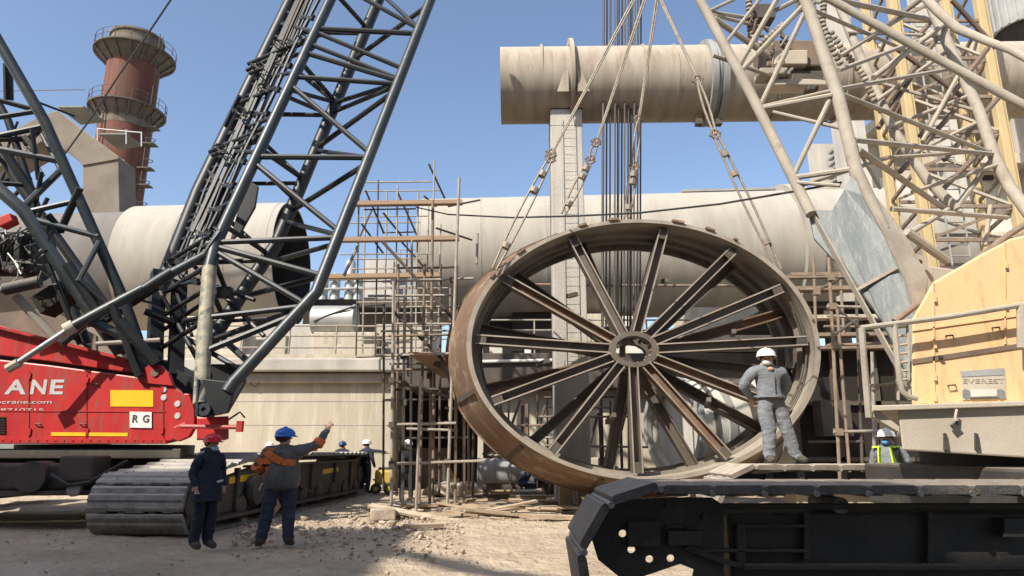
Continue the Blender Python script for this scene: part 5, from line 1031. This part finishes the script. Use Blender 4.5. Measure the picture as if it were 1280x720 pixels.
# ================================================================== people
def person(label, loc, yaw, J, mats, helmet, h=1.75, wide=1.22, fingers=True, coat=None, radii=None, group=None, extras=None, point=None):
    loc = V(loc); k = h / 1.75
    T = Matrix.Translation(loc) @ Matrix.Diagonal((wide, 1.08, 1, 1)) @ Matrix.Rotation(yaw, 4, 'Z') @ Matrix.Scale(k, 4)
    root = thing('person', label, 'person', loc, group)
    B = dict(pelvis=(0, 0, .96), waist=(0, 0, 1.08), chest=(0, 0, 1.30), collar=(0, .01, 1.44), neck=(0, .0, 1.52), head=(0, -.01, 1.61), crown=(0, 0, 1.70), nose=(0, -.075, 1.60),
             ls=(.17, 0, 1.42), rs=(-.17, 0, 1.42), le=(.25, .03, 1.15), re=(-.25, .03, 1.15), lw=(.25, -.08, .92), rw=(-.25, -.08, .92),
             lh=(.10, 0, .92), rh=(-.10, 0, .92), lk=(.11, -.02, .50), rk=(-.11, -.02, .50), la=(.12, .02, .10), ra=(-.12, .02, .10), lt=(.13, -.16, .045), rt=(-.13, -.16, .045))
    B.update(J); B = {n: V(p) for n, p in B.items()}
    rad = dict(pelvis=(.165, .125), waist=(.155, .115), chest=(.175, .125), collar=(.13, .09), neck=(.062, .062), head=(.088, .098), crown=(.08, .09), nose=(.035, .045), ls=(.082, .082), rs=(.082, .082), le=(.058, .058), re=(.058, .058), lw=(.042, .042), rw=(.042, .042),
               lh=(.10, .10), rh=(.10, .10), lk=(.075, .075), rk=(.075, .075), la=(.06, .06), ra=(.06, .06), lt=(.048, .04), rt=(.048, .04))
    rad.update(radii or {})
    Ed = [('pelvis', 'waist', 'top'), ('waist', 'chest', 'top'), ('chest', 'collar', 'top'), ('collar', 'neck', 'skin'), ('neck', 'head', 'skin'), ('head', 'crown', 'skin'), ('head', 'nose', 'skin'),
          ('collar', 'ls', 'top'), ('collar', 'rs', 'top'), ('ls', 'le', 'top'), ('rs', 're', 'top'), ('le', 'lw', 'top'), ('re', 'rw', 'top'), ('pelvis', 'lh', 'leg'), ('pelvis', 'rh', 'leg'), ('lh', 'lk', 'leg'), ('rh', 'rk', 'leg'), ('lk', 'la', 'leg'), ('rk', 'ra', 'leg'), ('la', 'lt', 'boot'), ('ra', 'rt', 'boot')]
    for s_ in 'lr':                          # hands: palm, four fingers and a thumb from the side of the palm
        w_, e_ = B[s_ + 'w'], B[s_ + 'e']; d = (w_ - e_).normalized(); sd = d.cross(V((0, 1, 0)) if abs(d.y) < .8 else V((0, 0, 1))).normalized()
        nrm = d.cross(sd)
        B[s_ + 'p'] = w_ + d * .07; rad[s_ + 'p'] = (.04, .026); Ed.append((s_ + 'w', s_ + 'p', 'skin'))
        if fingers:
            B[s_ + 'q'] = w_ + d * .10; rad[s_ + 'q'] = (.036, .022); Ed.append((s_ + 'p', s_ + 'q', 'skin'))
            for f in range(4):
                o_ = (f - 1.5) * .02; ln = (.038, .044, .041, .032)[f]; cu = .3 if (point == s_ and f == 0) else .75
                a, b_ = f'{s_}f{f}a', f'{s_}f{f}b'
                B[a] = B[s_ + 'q'] + sd * o_ + d * ln * .8; B[b_] = B[a] + (d * (1 - cu) + nrm * cu * .8).normalized() * ln
                rad[a] = rad[b_] = (.0095, .0095); Ed += [(s_ + 'q', a, 'skin'), (a, b_, 'skin')]
            a, b_ = s_ + 't1', s_ + 't2'; B[a] = w_ + d * .055 - sd * .045; B[b_] = B[a] + (d * .8 - sd * .5).normalized() * .035
            rad[a] = rad[b_] = (.011, .011); Ed += [(s_ + 'p', a, 'skin'), (a, b_, 'skin')]
    if coat: Ed.append(('pelvis', 'hem', 'top')); B['hem'] = V((0, 0, coat)); rad['hem'] = (.20, .16)
    nm = list(B); ix = {n: i for i, n in enumerate(nm)}
    me = bpy.data.meshes.new('body'); me.from_pydata([B[n] for n in nm], [(ix[a], ix[b_]) for a, b_, _ in Ed], [])
    tmp = bpy.data.objects.new('body', me); COL.objects.link(tmp)
    sk = tmp.modifiers.new('skin', 'SKIN'); sk.use_smooth_shade = True; sk.branch_smoothing = .3
    for n in nm:
        v_ = me.skin_vertices[0].data[ix[n]]; v_.radius = rad[n]; v_.use_root = n == 'pelvis'
    tmp.modifiers.new('sub', 'SUBSURF').levels = 3 if fingers else 2
    dg = bpy.context.evaluated_depsgraph_get(); em = bpy.data.meshes.new_from_object(tmp.evaluated_get(dg)); bpy.data.objects.remove(tmp)
    keys = ['top', 'leg', 'skin', 'boot']; em.materials.clear()
    for q in keys: em.materials.append(m[mats[q]])
    def dist(p, a, b_):
        ab = b_ - a; t_ = max(0, min(1, (p - a).dot(ab) / max(ab.length_squared, 1e-9))); return (p - a - ab * t_).length
    for f in em.polygons:
        c_ = f.center
        best = min(Ed, key=lambda e_: dist(c_, B[e_[0]], B[e_[1]]) - .6 * min(rad[e_[0]][0], rad[e_[1]][0]))
        f.material_index = keys.index(best[2]); f.use_smooth = True
        if best[2] == 'leg' and c_.z > .95: f.material_index = 0
        if best[2] == 'skin' and best[0] == 'collar' and c_.z < 1.47 + (B['neck'].z - 1.52): f.material_index = 0
        if best[1] in ('la', 'ra') and (c_ - B[best[1]]).length < .075: f.material_index = 3
    wr = .009 if 'overall' in mats.values() else .014
    if fingers:                              # creases in the cloth
        cl = [0] * len(em.vertices)
        for f in em.polygons:
            if f.material_index in (0, 1):
                for q in f.vertices: cl[q] += 1
        nr = [v_.normal.copy() for v_ in em.vertices]
        for v_, c_, n_ in zip(em.vertices, cl, nr):
            if c_ > 3:
                p_ = v_.co; d_ = noise.noise(V((p_.x * 9, p_.y * 9, p_.z * 16))) * wr + noise.noise(V((p_.x * 20 + 5, p_.y * 20, p_.z * 34))) * wr * .5
                v_.co = p_ + n_ * d_
    em.transform(Matrix.Translation(-loc) @ T)
    bo_ = bpy.data.objects.new('body', em); COL.objects.link(bo_); bo_.parent = root; ABS[bo_] = loc.copy()
    # child pieces in body space
    def bpart(mb, name, mat):
        mb.v = [(T @ p) for p in mb.v]; return part(mb, name, m[mat], root)
    hd = B['head'] + V((0, .005, .06)); fw = (B['nose'] - B['head']); fw.z = 0; fw.normalize(); up_ = V((0, 0, 1)); rt_ = fw.cross(up_)
    mb = MB(); n = 20; vs = []; fs_ = []
    prof = [(0, 1.0), (.25, .99), (.5, .91), (.75, .70), (.92, .42), (1, 0.02)]
    for zz, rr_ in prof:
        for i in range(n):
            a = 2 * math.pi * i / n; vs.append(hd + rt_ * (.118 * rr_ * math.cos(a)) + fw * (.14 * rr_ * math.sin(a)) + up_ * (.125 * zz))
    for i in range(len(prof) - 1):
        for j in range(n): fs_.append((i * n + j, i * n + (j + 1) % n, (i + 1) * n + (j + 1) % n, (i + 1) * n + j))
    mb.add(vs, fs_, True)
    br_ = [];
    for i in range(n):
        a = 2 * math.pi * i / n; ex = 1.07 + (.32 * max(0, math.sin(a)) ** 2)
        for rr_, zz in ((.97, .006), (ex, -.012), (ex, -.022), (.95, -.008)): br_.append(hd + rt_ * (.118 * rr_ * math.cos(a)) + fw * (.14 * rr_ * math.sin(a)) + up_ * zz)
    mb.add(br_, [(i * 4 + q, ((i + 1) % n) * 4 + q, ((i + 1) % n) * 4 + (q + 1) % 4, i * 4 + (q + 1) % 4) for i in range(n) for q in range(4)], True)
    hl = bpart(mb, 'helmet', helmet); 
    mb = MB(); rd = [hd + fw * (.142 * math.cos(q) * .6) + up_ * (.128 * math.sin(q)) for q in [R(20 + 14 * i) for i in range(11)]]; bpart(mb.path(rd, .012, 6), 'helmet_ridge', helmet)
    if 'hair' in mats: bpart(MB().blob(hd - fw * .045 - up_ * .035, (.094, .08, .075), 4, .05, 2), 'hair', mats['hair'])
    for s_ in (-1, 1):
        bpart(MB().blob(hd + rt_ * .092 * s_ - up_ * .035, (.014, .028, .035), 3, .05, 1), 'ear', mats['skin'])
        bpart(MB().blob(hd + rt_ * .034 * s_ + fw * .095 - up_ * .045, (.014, .008, .008), 3, .02, 1), 'eye', 'hair')
    if 'mask' in mats: bpart(MB().blob(hd + fw * .078 - up_ * .118, (.06, .05, .045), 2, .04, 2), 'face_mask', mats['mask'])
    else: bpart(MB().blob(hd + fw * .085 - up_ * .095, (.03, .012, .009), 2, .04, 1), 'mouth', 'brown_bar')
    for ex in extras or []: ex(bpart, B)
    return root

def bandf(a, b_, t0, t1, r, mat, name, n=12):
    def f(bp, B):
        p, q = B[a], B[b_]; bp(MB().tube(p.lerp(q, t0), p.lerp(q, t1), r, r * .97, n), name, mat)
    return f
# man pointing at the pier
def skirt(bp, prof, mat, name):
    mb = MB(); n = 24; vs = []; fs = []
    for z, rx, ry in prof:
        for i in range(n):
            a = 2 * math.pi * i / n; w_ = 1 + .03 * math.sin(5 * a + z * 9); vs.append(V((rx * w_ * math.cos(a), ry * w_ * math.sin(a), z)))
    for i in range(len(prof) - 1):
        for j in range(n): fs.append((i * n + j, i * n + (j + 1) % n, (i + 1) * n + (j + 1) % n, (i + 1) * n + j))
    bp(mb.add(vs, fs, True), name, mat)
def back_stripe(bp, B):
    skirt(bp, [(1.26, .20, .16), (1.15, .215, .18), (1.02, .225, .185), (.90, .215, .18), (.87, .20, .165), (.875, .19, .15)], 'jacket', 'jacket_hem')
    pts = [B['re'] + V((-.01, .05, .05)), B['rs'].lerp(B['re'], .6) + V((-.02, .085, 0)), V((-.16, .125, 1.25)), V((0, .165, 1.27)), V((.13, .14, 1.34)), V((.2, .10, 1.42)), B['le'] + V((0, .05, -.05))]
    mb = MB()
    for a, b_ in zip(pts, pts[1:]): mb.beam(a, b_, .035, .10, V((0, 0, 1)))
    bp(mb, 'orange_panel', 'orange')
    bp(MB().beam(V((.175, .05, .98)), V((.185, .08, 1.2)), .03, .07, V((0, 1, 0))), 'side_panel', 'orange'); bp(MB().beam(V((-.17, .05, .98)), V((-.17, .08, 1.1)), .02, .05, V((0, 1, 0))), 'side_panel', 'orange')
    bp(MB().path([V((.19, .02, .98)), V((.24, 0, .92)), V((.26, 0, .84))], .008, 5), 'drawcord', 'reflect')
g_ = G(346, 682)
person('man in blue helmet and charcoal orange jacket pointing up at the pier', (g_.x, g_.y, -.03), R(180 + 10),
       dict(ls=(-.19, 0, 1.43), rs=(.19, 0, 1.43), le=(-.40, -.10, 1.53), lw=(-.50, -.20, 1.76), re=(.30, .02, 1.20), rw=(.18, -.12, 1.10), nose=(-.04, -.07, 1.61), lh=(-.10, 0, .92), rh=(.10, 0, .92), lk=(-.11, -.02, .5), rk=(.15, -.02, .5), la=(-.13, .02, .1), ra=(.19, .03, .1), lt=(-.17, -.15, .045), rt=(.24, -.13, .045)),
       dict(top='jacket', leg='jeans', skin='skin', boot='boot', hair='hair'), 'h_blue', h=1.80, wide=1.25,
       radii=dict(pelvis=(.19, .16), waist=(.20, .165), chest=(.205, .155), ls=(.095, .095), rs=(.095, .095), lk=(.088, .088), rk=(.088, .088), lh=(.12, .12), rh=(.12, .12), la=(.072, .072), ra=(.072, .072), le=(.07, .07), re=(.07, .07)), extras=[back_stripe, bandf('le', 'lw', -.1, .32, .078, 'orange', 'sleeve_band'), bandf('re', 'rw', -.15, .35, .082, 'orange', 'sleeve_band')], point='l')
# woman in the red helmet
g_ = G(252, 684)
def coat_marks(bp, B):
    mb = MB(); n = 24; vs = []; fs = []
    prof = [(1.22, .185, .15), (1.05, .205, .165), (.9, .215, .18), (.74, .235, .19), (.735, .22, .175)]
    for z, rx, ry in prof:
        for i in range(n):
            a = 2 * math.pi * i / n; w_ = 1 + .03 * math.sin(5 * a + z * 9); vs.append(V((rx * w_ * math.cos(a), ry * w_ * math.sin(a), z)))
    for i in range(len(prof) - 1):
        for j in range(n): fs.append((i * n + j, i * n + (j + 1) % n, (i + 1) * n + (j + 1) % n, (i + 1) * n + j))
    bp(mb.add(vs, fs, True), 'coat_skirt', 'navy')
    bp(MB().beam(V((.02, -.185, 1.03)), V((.13, -.16, 1.05)), .02, .03), 'pocket_stripe', 'reflect')
    bp(MB().beam(V((-.22, .03, 1.46)), V((-.08, -.02, 1.515)), .03, .03), 'shoulder_stripe', 'reflect'); bp(MB().blob(V((0, .03, 1.5)), (.15, .13, .08), 5, .08, 2), 'hood', 'navy')
person('woman in red helmet, pale mask and long navy coat beside the crawler track', (g_.x, g_.y, -.035), R(58),
       dict(le=(.25, .02, 1.17), lw=(.23, -.04, .98), re=(-.25, .05, 1.16), rw=(-.23, -.03, .98), lk=(.08, -.02, .5), rk=(-.08, .02, .5), la=(.09, .02, .1), ra=(-.09, .08, .1), lt=(.11, -.17, .045), rt=(-.1, -.10, .045)),
       dict(top='navy', leg='navy', skin='skin', boot='boot', hair='hair', mask='mask_b'), 'h_red', h=1.71, wide=1.1, coat=None, radii=dict(waist=(.18, .15), pelvis=(.20, .16), chest=(.18, .145), lw=(.055, .055), rw=(.055, .055), lk=(.085, .085), rk=(.085, .085), la=(.08, .08), ra=(.08, .08)), extras=[coat_marks])
# worker standing on the far track
p = P(969, 577, 10.75)
def overall_marks(bp, B):
    bp(MB().blob(V((0, -.085, 1.45)), (.045, .035, .035), 3, .03, 2), 'open_collar', 'skin')
    bp(MB().box(V((0, -.139, 1.2)), (.008, .012, .36)), 'zip', 'overall'); bp(MB().tube(V((0, 0, 1.005)), V((0, 0, 1.04)), .2, .198, 20), 'waistband', 'overall')
    bp(MB().tube(V((-.24, -.05, 1.01)), V((-.16, .05, 1.01)), .012), 'stick', 'boom_black'); 
person('worker in white helmet and grey-blue overalls standing on the crawler track', (p.x, 10.75, 1.25), R(12),
       dict(ls=(.19, 0, 1.43), rs=(-.19, 0, 1.43), le=(.31, .09, 1.20), lw=(.17, .17, 1.02), re=(-.31, .09, 1.20), rw=(-.17, .17, 1.02), lk=(.19, -.02, .5), rk=(-.06, -.03, .5), la=(.29, .0, .10), ra=(-.075, .0, .10), lt=(.36, -.14, .045), rt=(-.12, -.15, .045), nose=(-.035, -.07, 1.60)),
       dict(top='overall', leg='overall', skin='skin', boot='boot', hair='hair', mask='h_white'), 'h_white', h=1.74, wide=1.25, radii=dict(waist=(.175, .14), pelvis=(.18, .14), chest=(.19, .14), lk=(.09, .09), rk=(.095, .095), la=(.078, .078), ra=(.078, .078), lh=(.115, .115), rh=(.115, .115), ls=(.09, .09), rs=(.09, .09), le=(.075, .075), re=(.075, .075)), extras=[overall_marks])
# hi-vis worker behind the far track
p = P(1110, 560, 12.7)
def vest(bp, B):
    for sx in (-.1, .1): bp(MB().beam(V((sx * 1.1, -.135, 1.0)), V((sx * .8, -.13, 1.46)), .02, .11, V((1, 0, 0)).cross(V((0, 0, 1)))), 'vest_panel', 'vest')
    bp(MB().tube(V((0, 0, 1.02)), V((0, 0, 1.13)), .215, .21, 20), 'vest_band', 'vest'); bp(MB().tube(V((0, 0, 1.055)), V((0, 0, 1.09)), .218, .216, 20), 'vest_tape', 'reflect')
    for sx in (-.13, .13): bp(MB().beam(V((sx, .12, 1.46)), V((sx, -.13, 1.47)), .1, .03), 'vest_shoulder', 'vest')
person('worker in hi-vis vest, white helmet and blue mask behind the crawler track', (p.x, 12.7, 0), R(-42), {}, dict(top='overall', leg='jeans', skin='skin', boot='boot', hair='hair', mask='mask_blue'), 'h_white', h=1.80, extras=[vest], radii=dict(chest=(.19, .14), waist=(.18, .14)))
# men in the background
for (x, yh, Y, yaw, mt, hm, lab, J, hh) in (
        (429, 541, 26.0, 175, 'navy', 'h_navy', 'man in dark blue helmet showing just above the crawler track', {}, 1.75),
        (459, 543, 24.2, 150, 'navy', 'h_white', 'man in navy with pale helmet, arm out, by the pier wall', dict(le=(-.42, -.05, 1.40), lw=(-.62, -.12, 1.36)), 1.78),
        (510, 550, 20.5, 20, 'navy', 'h_white', 'man in white helmet and mask standing inside the scaffold', {}, 1.72),
        (338, 549, 25.5, 0, 'overall', 'h_white', 'man whose white helmet just shows over the crawler track', {}, 1.72),
        (650, 580, 21.0, 90, 'jeans', 'h_navy', 'crouched man in blue trousers working under the rim', dict(pelvis=(0, 0, .5), waist=(0, -.1, .62), chest=(0, -.22, .8), collar=(0, -.3, .92), neck=(0, -.34, .98), head=(0, -.38, 1.06), crown=(0, -.38, 1.15), nose=(0, -.46, 1.05), ls=(.17, -.28, .9), rs=(-.17, -.28, .9), le=(.22, -.4, .65), re=(-.22, -.4, .65), lw=(.1, -.6, .55), rw=(-.1, -.6, .55), lh=(.1, 0, .48), rh=(-.1, 0, .48), lk=(.16, -.38, .5), rk=(-.16, -.38, .5)), 1.75),
        (726, 548, 24.0, 30, 'navy', 'h_navy', 'man in dark clothes seen between the lower left spokes', {}, 1.72)):
    p = P(x, yh, Y)
    mk = dict(top=mt, leg='jeans', skin='skin', boot='boot', hair='hair')
    if x == 510: mk['mask'] = 'mask_b'
    person(lab, (p.x, Y, 0), R(yaw), J, mk, hm, h=hh, wide=1.2, fingers=False)
